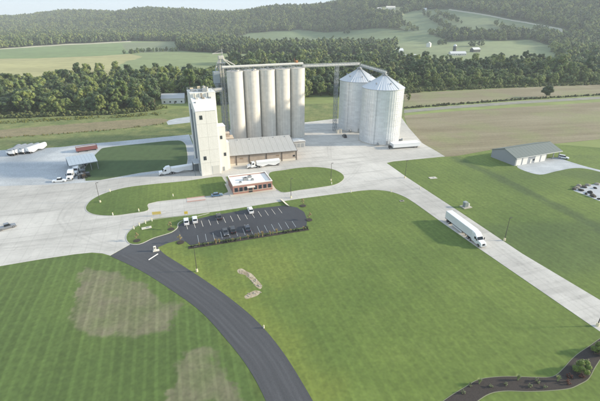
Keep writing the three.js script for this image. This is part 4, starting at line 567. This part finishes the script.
  const dg = [42.1,-149.6], dn = thing('storm_drain', 'small concrete storm drain in the grass at the road bend', 'drain', [dg[0], 0.01, dg[1]], ang(10)); part(dn, 'frame', rb(1.8, 0.14, 1.2, 0, 0, 0, 0.03), mat('#9d998d')); part(dn, 'grate', bx(1.2, 0.03, 0.7, 0, 0.14, 0), mDark);
  const hy = [-8.9,-75.9], hn = thing('hydrant', 'small pale hydrant on the grass beside the drive', 'hydrant', [hy[0], 0, hy[1]], 0); part(hn, 'barrel', cyl(0.16, 0.18, 0.8, 0, 0, 0, 14), mat('#d9d6c4')); part(hn, 'bonnet', cyl(0.05, 0.17, 0.2, 0, 0.8, 0, 14), mat('#c9c3a0')); part(hn, 'nozzle', new THREE.CylinderGeometry(0.07, 0.07, 0.5, 10).rotateZ(Math.PI / 2).translate(0, 0.6, 0), mat('#c9c3a0'));
}
// stones
function stone(r, s) { const g = mergeVertices(new THREE.IcosahedronGeometry(1, 1).deleteAttribute('uv').deleteAttribute('normal')); const p = g.attributes.position, sx = s * (0.7 + r() * 0.6), sy = s * (0.4 + r() * 0.4), sz = s * (0.7 + r() * 0.6); for (let i = 0; i < p.count; i++) { const k = 0.8 + 0.4 * r(); p.setXYZ(i, p.getX(i) * sx * k, p.getY(i) * sy * k, p.getZ(i) * sz * k); } const n = g.toNonIndexed(); n.computeVertexNormals(); n.setAttribute('uv', new THREE.Float32BufferAttribute(new Float32Array(n.attributes.position.count * 2), 2)); return n.rotateY(r() * 6); }
{
  const r = rng(77); const mSt = mat('#a19b8d', { roughness: 1 });
  const bed = (label, line, w, n) => { const l = []; for (let k = 0; k < n; k++) { const t = r() * (line.length - 1), i = Math.min(line.length - 2, Math.floor(t)), p = midp(line[i], line[i + 1], t - i); const o = (r() + r() - 1) * w; const q = (r() + r() - 1) * w; l.push(stone(r, 0.1 + r() * 0.16).translate(p[0] + o, 0.05, p[1] + q)); } const o = part(scene, numbered('riprap'), mg(l), mSt); tag(o, label, 'stones', null, 'stuff'); };
  const soil = tileTex(256, (x, z) => { const n = fbm(x * 9, z * 9, 4); return mixc(lin('#8a7d66'), lin('#b5aa93'), clamp(n * 2 - 0.5)).map((v) => v * (0.8 + 0.4 * vn(x * 90, z * 90))); });
  struct('bare_soil', sheet(smooth([[-18.9,-100.5], [-17.9,-101.3], [-16.2,-100.0], [-14.3,-98.5], [-12.5,-95.7], [-10.8,-92.7], [-11.1,-91.3], [-12.5,-92.4], [-14.4,-95.5], [-16.4,-98.0], [-18.2,-98.7]], true, 5), 0.008, 6), mat(0xffffff, { map: soil, roughness: 1 }), 'curved bare pale soil strip on the lawn');
  struct('bare_soil', sheet(smooth([[-15.2,-88.0], [-14.1,-89.5], [-12.6,-90.6], [-11.0,-90.2], [-11.5,-88.7], [-13.2,-87.5], [-14.7,-87.1]], true, 5), 0.008, 6), mat(0xffffff, { map: soil, roughness: 1 }), 'small bare pale soil patch beside the drive');
  bed('scattered small pale stones on the curved bare strip of lawn', [[-18.0,-100.0], [-15.4,-98.0], [-12.7,-94.5], [-11.4,-92.7]], 1.2, 26);
  bed('scattered small pale stones on the short bare patch by the drive', [[-14.2,-88.2], [-13.0,-89.3], [-11.6,-89.7]], 0.9, 12);
  const q = [[574, 189.5], [577, 188], [581, 190.5], [584, 187.3], [588, 185.5], [590, 193], [593, 196.5], [597, 184.5], [599, 199.5], [586, 194.5], [579, 186.6], [595, 188.5]];
}
{ const r = rng(78); const C = [[120.6,-161.6], [122.9,-163.2], [122.9,-160.5], [126.6,-164.0], [129.7,-166.1], [125.1,-157.8], [124.0,-154.1], [134.5,-167.3], [124.5,-151.1], [122.4,-156.2], [124.8,-164.8], [130.6,-162.7]], M = [mat('#4a463f', { roughness: 1 }), mat('#8b867b', { roughness: 1 }), mat('#2f302c', { roughness: 1 })];
  C.forEach((c, i) => { const o = part(scene, numbered('boulder'), stone(r, 0.6 + r() * 0.6), M[i % 3]); o.position.set(c[0], 0.35, c[1]); tag(o, 'rough boulder lying round the gravel patch on the lawn', 'boulder', 'boulders round the gravel patch'); }); }

// ---------------------------------------------------------------- plants
function foliage(seed, o) { // leaf clumps over lobes, with a leafy core; returns a geometry with vertex colours
  const r = rng(seed), P_ = [], N = [], C = []; const lobes = [];
  for (let k = 0; k < o.lobes; k++) { const a = r() * Math.PI * 2, t = (k + 0.5) / o.lobes, y = o.base + (o.H - o.base) * (0.12 + 0.8 * t), env = Math.sin(Math.PI * clamp(0.18 + t * 0.72)) ** 0.7, q = o.R * env * (0.12 + 0.72 * Math.sqrt(r())); lobes.push([q * Math.cos(a), y, q * Math.sin(a), o.R * (0.24 + 0.22 * r()) * (1 - 0.3 * t) * (o.lr ?? 1), (0.88 + 0.24 * r())]); }
  const push = (v, n, c) => { P_.push(v.x, v.y, v.z); N.push(n.x, n.y, n.z); C.push(c[0], c[1], c[2]); };
  const d = new THREE.Vector3(), v = new THREE.Vector3(), a = new THREE.Vector3(), b = new THREE.Vector3(), n = new THREE.Vector3(), q = [new THREE.Vector3(), new THREE.Vector3(), new THREE.Vector3(), new THREE.Vector3()];
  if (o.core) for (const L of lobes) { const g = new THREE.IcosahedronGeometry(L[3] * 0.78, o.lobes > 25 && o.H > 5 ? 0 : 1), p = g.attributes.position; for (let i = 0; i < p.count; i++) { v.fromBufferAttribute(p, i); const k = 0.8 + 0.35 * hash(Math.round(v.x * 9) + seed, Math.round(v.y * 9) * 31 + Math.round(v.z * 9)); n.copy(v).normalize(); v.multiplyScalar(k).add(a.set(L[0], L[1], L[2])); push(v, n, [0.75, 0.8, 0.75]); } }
  for (let k = 0; k < o.leaves; k++) {
    const L = lobes[Math.floor(r() * lobes.length)]; d.set(r() * 2 - 1, r() * 1.8 - 0.7, r() * 2 - 1).normalize(); const rad = L[3] * (0.7 + 0.7 * r() * r());
    v.set(L[0] + d.x * rad, L[1] + d.y * rad * 0.9, L[2] + d.z * rad); n.copy(d).add(a.set(r() - 0.5, r() - 0.3, r() - 0.5)).normalize();
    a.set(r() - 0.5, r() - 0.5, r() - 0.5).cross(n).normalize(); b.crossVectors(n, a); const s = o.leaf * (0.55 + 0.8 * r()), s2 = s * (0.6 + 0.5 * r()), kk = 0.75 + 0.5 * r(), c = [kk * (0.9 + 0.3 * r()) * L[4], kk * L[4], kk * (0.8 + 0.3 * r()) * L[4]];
    q[0].copy(v).addScaledVector(a, s); q[1].copy(v).addScaledVector(b, s2); q[2].copy(v).addScaledVector(a, -s).addScaledVector(n, -0.2 * s); q[3].copy(v).addScaledVector(b, -s2);
    n.lerp(d, 0.5).normalize(); for (const i of [0, 1, 2, 0, 2, 3]) push(q[i], n, c);
  }
  const g = new THREE.BufferGeometry(); g.setAttribute('position', new THREE.Float32BufferAttribute(P_, 3)); g.setAttribute('normal', new THREE.Float32BufferAttribute(N, 3)); g.setAttribute('color', new THREE.Float32BufferAttribute(C, 3)); g.setAttribute('uv', new THREE.Float32BufferAttribute(new Float32Array(P_.length / 3 * 2), 2)); g.userData.lobes = lobes; return g;
}
function trunkGeo(seed, H, r0, lobes) { const l = [new THREE.CylinderGeometry(r0 * 0.35, r0, H * 0.62, 8, 4).translate(0, H * 0.31, 0)]; const r = rng(seed); for (let k = 0; k < Math.min(5, lobes.length); k++) { const L = lobes[Math.floor(r() * lobes.length)], y = H * (0.2 + 0.25 * r()); const A = new THREE.Vector3(0, y, 0), B = new THREE.Vector3(L[0] * 0.8, L[1], L[2] * 0.8), dd = B.clone().sub(A); l.push(new THREE.CylinderGeometry(r0 * 0.12, r0 * 0.35, dd.length(), 6).translate(0, dd.length() / 2, 0).applyQuaternion(new THREE.Quaternion().setFromUnitVectors(new THREE.Vector3(0, 1, 0), dd.normalize())).translate(A.x, A.y, A.z)); } return mg(l); }
const leafMat = (c) => new THREE.MeshPhysicalMaterial({ color: c, vertexColors: true, roughness: 0.95, transmission: 0.3, thickness: 0 });
const mBark = mat('#5a4f43', { roughness: 1 });
const LEAF = ['#5b7239', '#6b8047', '#435c34', '#798a49', '#4f683e', '#68744b'].map(leafMat);
const KIND = [];
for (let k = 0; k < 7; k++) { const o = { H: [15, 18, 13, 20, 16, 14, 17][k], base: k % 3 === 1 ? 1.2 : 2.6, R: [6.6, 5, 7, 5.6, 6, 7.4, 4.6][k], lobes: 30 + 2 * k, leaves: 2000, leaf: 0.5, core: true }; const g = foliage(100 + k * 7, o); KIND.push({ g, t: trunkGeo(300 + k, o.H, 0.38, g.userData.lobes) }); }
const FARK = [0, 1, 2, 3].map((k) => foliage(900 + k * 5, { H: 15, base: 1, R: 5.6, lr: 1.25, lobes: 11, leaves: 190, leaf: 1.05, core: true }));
// wooded belts behind the yard: outlines of the ground they stand on
const BELT = [[-282.7,-271.7], [-258.6,-284.4], [-223.8,-296.6], [-183.5,-304.8], [-140.4,-311.6], [-120.0,-320.5], [-111.9,-335.8], [-92.3,-337.8], [-59.1,-339.8], [0.0,-359.1], [11.2,-377.9], [41.9,-377.9], [75.3,-383.0], [102.3,-401.5], [121.1,-412.8], [211.5,-434.2], [333.3,-457.7], [498.9,-491.6], [657.7,-598.4], [421.1,-586.9], [136.6,-570.4], [0.0,-554.9], [-85.8,-508.2], [-113.5,-468.5], [-197.1,-450.7], [-321.7,-440.7], [-405.9,-404.3]];
{
  const r = rng(4242), spots = [], HW = [-109.9,-352.4]; const cell = 8.6;
  for (let x = -560; x < 640; x += cell) for (let z = -300; z > -640; z -= cell) {
    const px = x + r() * cell * 0.9, pz = z + r() * cell * 0.9, e = r(), f = r(), q = r(), k = Math.floor(r() * 7), m = r();
    if (!inPoly(BELT, px, pz)) continue; if (Math.abs(px - HW[0] - (pz - HW[1]) * 0.3) < 15 && pz > HW[1] - 9) continue;
    const edge = segDist(BELT.slice(0, 18), px, pz), right = px > 60, young = right && edge < 26;
    if (edge > 40 && e < 0.3) continue;
    let s = (0.62 + 0.5 * fbm(px / 38, pz / 38, 2) + 0.45 * f * f) * (right ? 1.06 : 0.98); if (young) s = 0.38 + 0.3 * f + edge / 26 * 0.35; else if (edge < 9) s *= 0.75;
    spots.push({ x: px, z: pz, s, k, sy: 0.85 + 0.3 * q, m: young ? (m < 0.6 ? 1 : 3) : Math.floor(clamp(fbm(px / 30 + 9, pz / 30, 2) * 1.5 - 0.25) * 5.99 * 0.6 + m * 2.4), ry: m * 6.28, d: Math.hypot(px, pz), young, right, a: s / Math.hypot(px, pz) });
  }
  // the trees that show largest stand alone; those further back fill in as woodland
  const vis = spots.filter((t) => Math.abs(t.x / t.z) < 0.86).sort((p, q) => p.d - q.d || p.x - q.x); let nl = 0, nr = 0; const single = new Set();
  for (const t of vis) { if (t.right ? nr < 150 : nl < 140) { single.add(t); if (t.right) nr++; else nl++; } }
  const zone = (t) => t.x < -150 ? 'behind the parked hopper trailers' : t.x < -60 ? 'behind the dark grass plot' : t.x < 60 ? 'behind the concrete silos' : t.x < 140 ? 'behind the front steel bin' : t.x < 215 ? 'near the lone tree' : t.x < 265 ? 'behind the lone tree' : 'beyond the lone tree';
  for (const t of vis) if (single.has(t)) {
    const tone = ['olive green', 'light green', 'dark green', 'yellow-green', 'mid green', 'grey-green'][Math.min(5, t.m)], yd = (t.s < 0.55 ? 'low ' : t.s > 1.2 ? 'large ' : '') + tone + ' ' + (t.young ? 'young' : ['round-crowned', 'broad', 'bushy', 'uneven-crowned', 'dense leafy', 'open-crowned', 'narrow-topped'][t.k]);
    const o = thing('deciduous_tree', `${yd} tree in the wooded belt ${zone(t)}`, 'tree', [t.x, -0.06, t.z], t.ry, `${yd} trees in the belt ${zone(t)}`);
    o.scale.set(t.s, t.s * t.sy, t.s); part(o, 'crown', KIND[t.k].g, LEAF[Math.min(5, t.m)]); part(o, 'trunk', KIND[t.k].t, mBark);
  }
  const tintR = rng(99); const M4 = new THREE.Matrix4(), Q = new THREE.Quaternion(), Y = new THREE.Vector3(0, 1, 0), col = new THREE.Color();
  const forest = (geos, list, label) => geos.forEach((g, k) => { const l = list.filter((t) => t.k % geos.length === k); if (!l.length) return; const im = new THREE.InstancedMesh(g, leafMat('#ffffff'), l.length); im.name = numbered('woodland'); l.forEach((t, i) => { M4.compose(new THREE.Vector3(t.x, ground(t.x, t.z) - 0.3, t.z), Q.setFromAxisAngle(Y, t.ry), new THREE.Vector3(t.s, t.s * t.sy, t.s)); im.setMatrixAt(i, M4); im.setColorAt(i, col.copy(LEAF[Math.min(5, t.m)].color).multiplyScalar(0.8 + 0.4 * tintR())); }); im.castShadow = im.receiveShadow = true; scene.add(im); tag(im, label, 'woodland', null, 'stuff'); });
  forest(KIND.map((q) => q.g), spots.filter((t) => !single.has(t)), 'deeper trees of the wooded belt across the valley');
  const far = []; for (let x = -1800; x < 1800; x += 11) for (let z = -640; z > -2450; z -= 11) {
    const px = x + r() * 10, pz = z + r() * 10, e = r(), f = r(), q = r(); const s_ = px / -pz; if (Math.abs(s_) > 0.86 || -pz > itp(TR, s_) + 90) continue; if (inPoly(BELT, px, pz)) continue;
    const w1 = (fbm(px / 40, pz / 40, 2) - 0.5) * 16; if (openAt(px + w1, pz + w1 * 1.5)) continue; if (LANES.some((l) => segDist(l.p, px, pz) < 14)) continue;
    far.push({ x: px, z: pz, s: 0.8 + 0.5 * f + 0.25 * fbm(px / 60, pz / 60, 2), k: Math.floor(q * 4), sy: 0.85 + 0.35 * e, m: Math.floor(clamp(fbm(px / 55 + 4, pz / 55, 2) * 1.6 - 0.3) * 3 + q * 3), ry: e * 6.28 });
  }
  const rows = [[[394,-1405], [403,-1330], [413,-1271], [421,-1203], [428,-1141]], [[427,-1387], [452,-1323], [455,-1259]], [[412,-1173], [442,-1122], [474,-1100], [513,-1095]], [[545,-1213], [562,-1173], [574,-1130], [582,-1082]], [[307,-1345], [323,-1304], [335,-1255]], [[333,-1442], [366,-1449], [402,-1435]], [[139,-1334], [158,-1317]], [[346,-1058], [366,-1067]], [[625,-1156], [640,-1118], [642,-1075]], [[-332,-819], [-326,-868], [-288,-877], [-259,-890]], [[403,-1014], [421,-1001]]];
  rows.forEach((p, j) => { for (let i = 0; i + 1 < p.length; i++) { const L = Math.hypot(p[i + 1][0] - p[i][0], p[i + 1][1] - p[i][1]), n = Math.ceil(L / (j === 9 ? 6 : 9)) * 2; for (let k = 0; k < n; k++) { const c = midp(p[i], p[i + 1], r()); far.push({ x: c[0] + (r() - 0.5) * 18, z: c[1] + (r() - 0.5) * 22, s: (j === 9 ? 0.25 : 0.6) + 0.45 * r(), k: Math.floor(r() * 4), sy: 0.9 + 0.2 * r(), m: Math.floor(r() * 5), ry: r() * 6 }); } } });
  forest(FARK, far, 'far woods covering the valley edge and hills');
  // lone tree on the farm track and a bush by the bins
  const lt = [227.5,-375.5], o = thing('deciduous_tree', 'lone round tree standing by the farm track between the fields', 'tree', [lt[0], 0, lt[1]], 1); o.scale.set(1, 0.9, 1); const lg = foliage(3131, { H: 11.5, base: 2.2, R: 4.8, lr: 1.5, lobes: 22, leaves: 1500, leaf: 0.5, core: true }); part(o, 'crown', lg, leafMat('#4b5b38')); part(o, 'trunk', trunkGeo(71, 11.5, 0.35, lg.userData.lobes), mBark);
  const bt = [95.9,-359.1], bo = thing('field_bush', 'pale green rounded bush at the field corner behind the front bin', 'bush', [bt[0], 0, bt[1]], 0); bo.scale.setScalar(0.42); part(bo, 'crown', KIND[1].g, LEAF[3]); part(bo, 'trunk', KIND[1].t, mBark);
}
// hedge line beside the farm track, scrub edge of the meadow
{
  const g = foliage(1500, { H: 1.6, base: 0, R: 1.2, lobes: 5, leaves: 90, leaf: 0.3, core: true }), r = rng(8); const put = (name, label, cat, line, n, w, m, s0) => { const im = new THREE.InstancedMesh(g, m, n), M = new THREE.Matrix4(), Q = new THREE.Quaternion(); for (let i = 0; i < n; i++) { const t = r() * (line.length - 1), k = Math.min(line.length - 2, Math.floor(t)), p = midp(line[k], line[k + 1], t - k), s = s0 * (0.5 + r()); M.compose(new THREE.Vector3(p[0] + (r() - 0.5) * w, -0.1, p[1] + (r() - 0.5) * w), Q.setFromAxisAngle(new THREE.Vector3(0, 1, 0), r() * 6), new THREE.Vector3(s, s * (0.6 + 0.6 * r()), s)); im.setMatrixAt(i, M); im.setColorAt(i, new THREE.Color().setScalar(0.7 + 0.5 * r())); } im.name = numbered(name); im.castShadow = im.receiveShadow = true; scene.add(im); tag(im, label, cat, null, 'stuff'); };
  put('hedgerow', 'low dark scrub line between farm track and narrow field', 'hedgerow', [[85.3,-329.1], [127.6,-342.7], [198.5,-365.5], [286.0,-388.1], [409.1,-418.7]], 500, 3, leafMat('#5b6140'), 0.8);
  put('scrub', 'yellow-green weeds along the brown strip before the trees', 'scrub', [[-246.0,-269.0], [-213.5,-281.5], [-175.7,-290.4], [-142.4,-298.2], [-108.1,-308.2]], 420, 9, leafMat('#75803f'), 0.6);
  put('scrub', 'green undergrowth at the foot of the wooded belt', 'undergrowth', [[-257.4,-282.9], [-222.7,-295.1], [-182.6,-303.1], [-139.7,-309.9], [-110.9,-329.9]], 420, 6, leafMat('#5d6b3a'), 1.5);
  put('scrub', 'pale green undergrowth at the edge of the tan field', 'undergrowth', [[101.6,-398.7], [120.3,-409.9], [210.4,-431.6], [330.9,-454.2], [495.1,-487.6]], 600, 8, leafMat('#6a7644'), 1.6);
  put('scrub', 'pale weeds and litter on the lower edge of the brown strip', 'weeds', [[-206.7,-235.7], [-186.8,-242.2], [-154.4,-251.4], [-120.9,-263.7], [-95.2,-278.6]], 160, 3, leafMat('#7f8350'), 0.45);
}
// planting bed at the bottom of the lawn
{
  const bed = smooth([[25.0,-52.4], [29.5,-55.9], [33.8,-58.4], [37.8,-60.5], [41.9,-61.2], [45.7,-61.3], [49.9,-61.1], [53.9,-61.3], [57.5,-63.5], [60.4,-65.7], [63.4,-67.7], [67.5,-70.0], [72.7,-72.9], [84.4,-77.0], [79.3,-70.3], [69.5,-67.6], [64.9,-64.2], [60.9,-60.7], [58.2,-59.4], [55.9,-58.5], [51.3,-57.9], [46.6,-57.7], [42.0,-57.8], [38.7,-57.2], [34.5,-54.8], [31.0,-51.7]], true, 5);
  const mulch = tileTex(256, (x, z) => lin('#3a3532').map((v) => v * (0.6 + 0.8 * fbm(x * 60, z * 60, 2))));
  struct('bed_edging', slab(offset(bed, 0.14), 0.003, 0.06, 10), mat('#81856a'), 'pale edging strip round the mulch bed');
  struct('mulch_bed', slab(bed, 0.003, 0.09, 6), mat(0xffffff, { map: mulch, roughness: 1 }), 'dark mulch planting bed winding across the lawn');
  const shrub = foliage(2000, { H: 3.4, base: 0.1, R: 2.3, lobes: 22, leaves: 4200, leaf: 0.13, core: true }), mSh = leafMat('#6d8238');
  for (const [p, s, l] of [[[60.7,-62.8], 1, 'large round yellow-green shrub beside the reddish shrubs in the mulch bed'], [[68.3,-68.2], 0.95, 'large round yellow-green shrub at the end of the mulch bed by the road']]) { const t = thing('round_shrub', l, 'shrub', [p[0], 0.08, p[1]], s * 3); t.scale.setScalar(s * 0.85); part(t, 'crown', shrub, mSh); part(t, 'stem', mg([cyl(0.06, 0.1, 1.6, 0, 0, 0, 8), rod([0, 0.5, 0], [0.6, 1.6, 0.3], 0.05), rod([0, 0.5, 0], [-0.5, 1.7, -0.3], 0.05)]), mBark); }
  const small = foliage(2100, { H: 0.9, base: 0, R: 0.62, lobes: 9, leaves: 600, leaf: 0.07, core: true });
  const sp = (list, name, label, cat, m, s, g) => list.forEach((p, i) => { const t = thing(name, label, cat, [p[0], 0.08, p[1]], i * 1.7, label); t.scale.setScalar(s * (0.85 + 0.3 * hash(i, 5))); part(t, 'foliage', g, m); part(t, 'stem', cyl(0.02, 0.04, 0.4, 0, 0, 0, 6), mBark); });
  sp([[57.2,-61.1], [56.0,-59.6], [59.8,-61.1]], 'red_shrub', 'small reddish-brown shrub in the mulch bed by the round shrub', 'shrub', leafMat('#6b4436'), 1.15, small);
  sp([[33.2,-57.2], [35.3,-59.0], [39.5,-58.7], [42.8,-59.2], [47.6,-58.7], [49.7,-59.9], [50.6,-58.5]], 'bed_plant', 'small grey-green plant in the winding mulch bed', 'plant', leafMat('#7d8763'), 0.85, small);
  // tufts of ornamental grass: many arching blades
  const tuft = (seed, H, n) => { const r = rng(seed), l = []; for (let k = 0; k < n; k++) { const a = r() * 6.28, o = 0.12 * r(), h = H * (0.6 + 0.4 * r()), s = 0.25 * H * r(); const g = new THREE.BufferGeometry(); const x0 = o * Math.cos(a), z0 = o * Math.sin(a), w = 0.018 * H, px = -Math.sin(a) * w, pz = Math.cos(a) * w, mx = x0 + s * 0.4 * Math.cos(a), mz = z0 + s * 0.4 * Math.sin(a), tx = x0 + s * 1.5 * Math.cos(a), tz = z0 + s * 1.5 * Math.sin(a); g.setAttribute('position', new THREE.Float32BufferAttribute([x0 - px, 0, z0 - pz, x0 + px, 0, z0 + pz, mx + px, h * 0.65, mz + pz, x0 - px, 0, z0 - pz, mx + px, h * 0.65, mz + pz, mx - px, h * 0.65, mz - pz, mx - px, h * 0.65, mz - pz, mx + px, h * 0.65, mz + pz, tx, h, tz], 3)); g.setAttribute('uv', new THREE.Float32BufferAttribute(new Float32Array(18), 2)); g.computeVertexNormals(); l.push(g); } return mg(l); };
  const tf = tuft(61, 1.5, 140), mTan = mat('#a5946a', { roughness: 1 }), mTg = mat('#94a06f', { roughness: 1 });
  [[45.9,-60.4], [54.2,-60.2], [37.4,-59.5]].forEach((p, i) => { const t = thing('grass_tuft', 'feathery pale green grass tuft in the mulch bed', 'ornamental grass', [p[0], 0.08, p[1]], i, 'grass tufts in the mulch bed'); part(t, 'blades', tf, mTg); t.scale.setScalar(1.1); });
  // hedge bed along the lower edge of the car park
  const A = [-37.2,-114.1], B = [2.7,-126.9], L = Math.hypot(B[0] - A[0], B[1] - A[1]), dx = (B[0] - A[0]) / L, dz = (B[1] - A[1]) / L;
  struct('mulch_bed', slab([[A[0] - dz * 0.2, A[1] + dx * 0.2], [B[0] - dz * 0.2, B[1] + dx * 0.2], [B[0] - dz * 1.9, B[1] + dx * 1.9], [A[0] - dz * 1.9, A[1] + dx * 1.9]], 0.003, 0.1, 6), mat(0xffffff, { map: mulch, roughness: 1 }), 'narrow mulch bed along the car park');
  const r = rng(17); let nt = 0; for (let s = 1, i = 0; s < L; s += 0.9 + 0.9 * r(), i++) { const p = [A[0] + dx * s - dz * (0.9 + 0.5 * r()), A[1] + dz * s + dx * (0.9 + 0.5 * r())]; if (r() < 0.5) { const t = thing('grass_tuft', 'tan ornamental grass tuft in the bed below the car park', 'ornamental grass', [p[0], 0.09, p[1]], i, 'tan grass tufts along the car park'); { const q = 0.7 + 0.6 * r(); t.scale.set(q, q * (0.9 + 0.5 * r()), q); }; part(t, 'blades', tf, mTan); } else { const t = thing('low_shrub', 'low dark green shrub in the bed below the car park', 'shrub', [p[0], 0.08, p[1]], i, 'low dark shrubs along the car park'); t.scale.setScalar(0.6 + 0.9 * r()); part(t, 'foliage', small, leafMat('#39452a')); part(t, 'stem', cyl(0.02, 0.04, 0.4, 0, 0, 0, 6), mBark); } }
  // saplings in mulch rings
  const sg = foliage(2300, { H: 2.6, base: 0.9, R: 0.75, lobes: 7, leaves: 420, leaf: 0.09, core: false });
  [[[-55.5,-117.5], 'young tan-leaved sapling in a mulch ring near the yard kerb'], [[-46.2,-125.5], 'young tan-leaved sapling in a mulch ring by the car park entrance'], [[-40.4,-116.5], 'young tan-leaved sapling at the lower corner of the car park entrance'], [[3.4,-132.8], 'young tan-leaved sapling beside the east end of the car park'], [[1.2,-144.9], 'young tan-leaved sapling above the car park corner'], [[-46.8,-120.2], 'young tan-leaved sapling on the signed island edge']].slice(0, 5).forEach(([p, l], i) => { const t = thing('sapling', l, 'sapling', [p[0], 0.1, p[1]], i * 2, 'saplings round the car park'); part(t, 'mulch_ring', cyl(0.95, 1.05, 0.1, 0, 0, 0, 20), mat(0xffffff, { map: mulch, roughness: 1 })); part(t, 'crown', sg, leafMat('#a39a70')); part(t, 'trunk', cyl(0.03, 0.05, 2, 0, 0.05, 0, 8), mBark); t.scale.setScalar(1.2); });
}
// ---------------------------------------------------------------- far houses and farm buildings
function house(label, [x, z], w, d, h, turn, wall, roof, cat = 'house') {
  const t = thing('farm_building', label, cat, [x, ground(x, z) - 0.2, z], turn); const rise = d * 0.32;
  part(t, 'wall', extr([[-d / 2, 0], [d / 2, 0], [d / 2, h], [0, h + rise], [-d / 2, h]], w).rotateY(Math.PI / 2), mat(wall));
  const sl = Math.hypot(d / 2 + 0.5, rise * (1 + 1 / d)), th = Math.atan2(rise, d / 2); for (const s of [-1, 1]) part(t, 'roof', new THREE.BoxGeometry(w + 0.8, 0.25, sl).translate(0, 0, 0).rotateX(s * th).translate(0, h + rise / 2 + 0.15, s * d / 4), mat(roof));
  const n = Math.max(2, Math.floor(w / 4)); for (let k = 0; k < n; k++) part(t, 'window', bx(1.2, 1.4, 0.1, -w / 2 + (k + 0.5) * w / n, 1.1, d / 2 + 0.03), mGlass); part(t, 'door', bx(1.1, 2.1, 0.12, w * 0.07, 0.2, d / 2 + 0.04), mat('#77736a'));
}
house('white house among trees beside the wooded belt, near the yard', [-109.9,-352.4], 19, 10, 4.5, ang(8), '#d3d4d2', '#b7babb');
house('white farmhouse at the field edge beyond the conveyor bridge', [182.6,-700.1], 18, 11, 6, ang(10), '#dcdcd8', '#c5c8c9'); house('small white gable house on the valley field', [301,-1000], 11, 9, 8, ang(60), '#e0e0dc', '#b5b7b8'); house('long low white barn in the valley field', [294,-793], 30, 11, 3.5, ang(6), '#c9cac7', '#c6c9ca', 'barn'); house('dark-walled barn with pale roof at the field edge', [357,-868], 17, 11, 5, ang(20), '#555a58', '#c6c9c9', 'barn'); house('white house by the hillside lane corner', [604,-1017], 17, 10, 5, ang(10), '#e3e4e2', '#d0d3d4');
house('white house high on the hillside clearing', [261,-1474], 18, 12, 7, ang(15), '#dddcd6', '#b8babb'); house('broad cream farmhouse on the hilltop clearing', [301,-1475], 30, 14, 7, ang(5), '#e2dfd4', '#c7c5bd'); house('small white house on the ridge pasture', [354,-1468], 14, 10, 7, ang(25), '#e3e3df', '#c4c6c6'); house('white house at the top of the hillside lane', [402,-1426], 10, 8, 4.5, ang(0), '#e6e6e2', '#cfd1d1'); house('pale barn roof showing beyond the middle trees', [190,-841], 26, 12, 5, ang(8), '#d4d5d2', '#d0d4d5', 'barn');
{ const p = [299,-810]; const t = thing('farm_silo', 'narrow dark silo with pale dome beside the long white barn', 'silo', [p[0], 0, p[1] - 14], 0); part(t, 'wall', cyl(3.2, 3.2, 14, 0, 0, 0, 24), mat('#565b5c')); part(t, 'dome', new THREE.SphereGeometry(3.2, 24, 10, 0, Math.PI * 2, 0, Math.PI / 2).translate(0, 14, 0), mat('#c7cbcc', { roughness: 0.5 })); }
renderer.render(scene, camera);
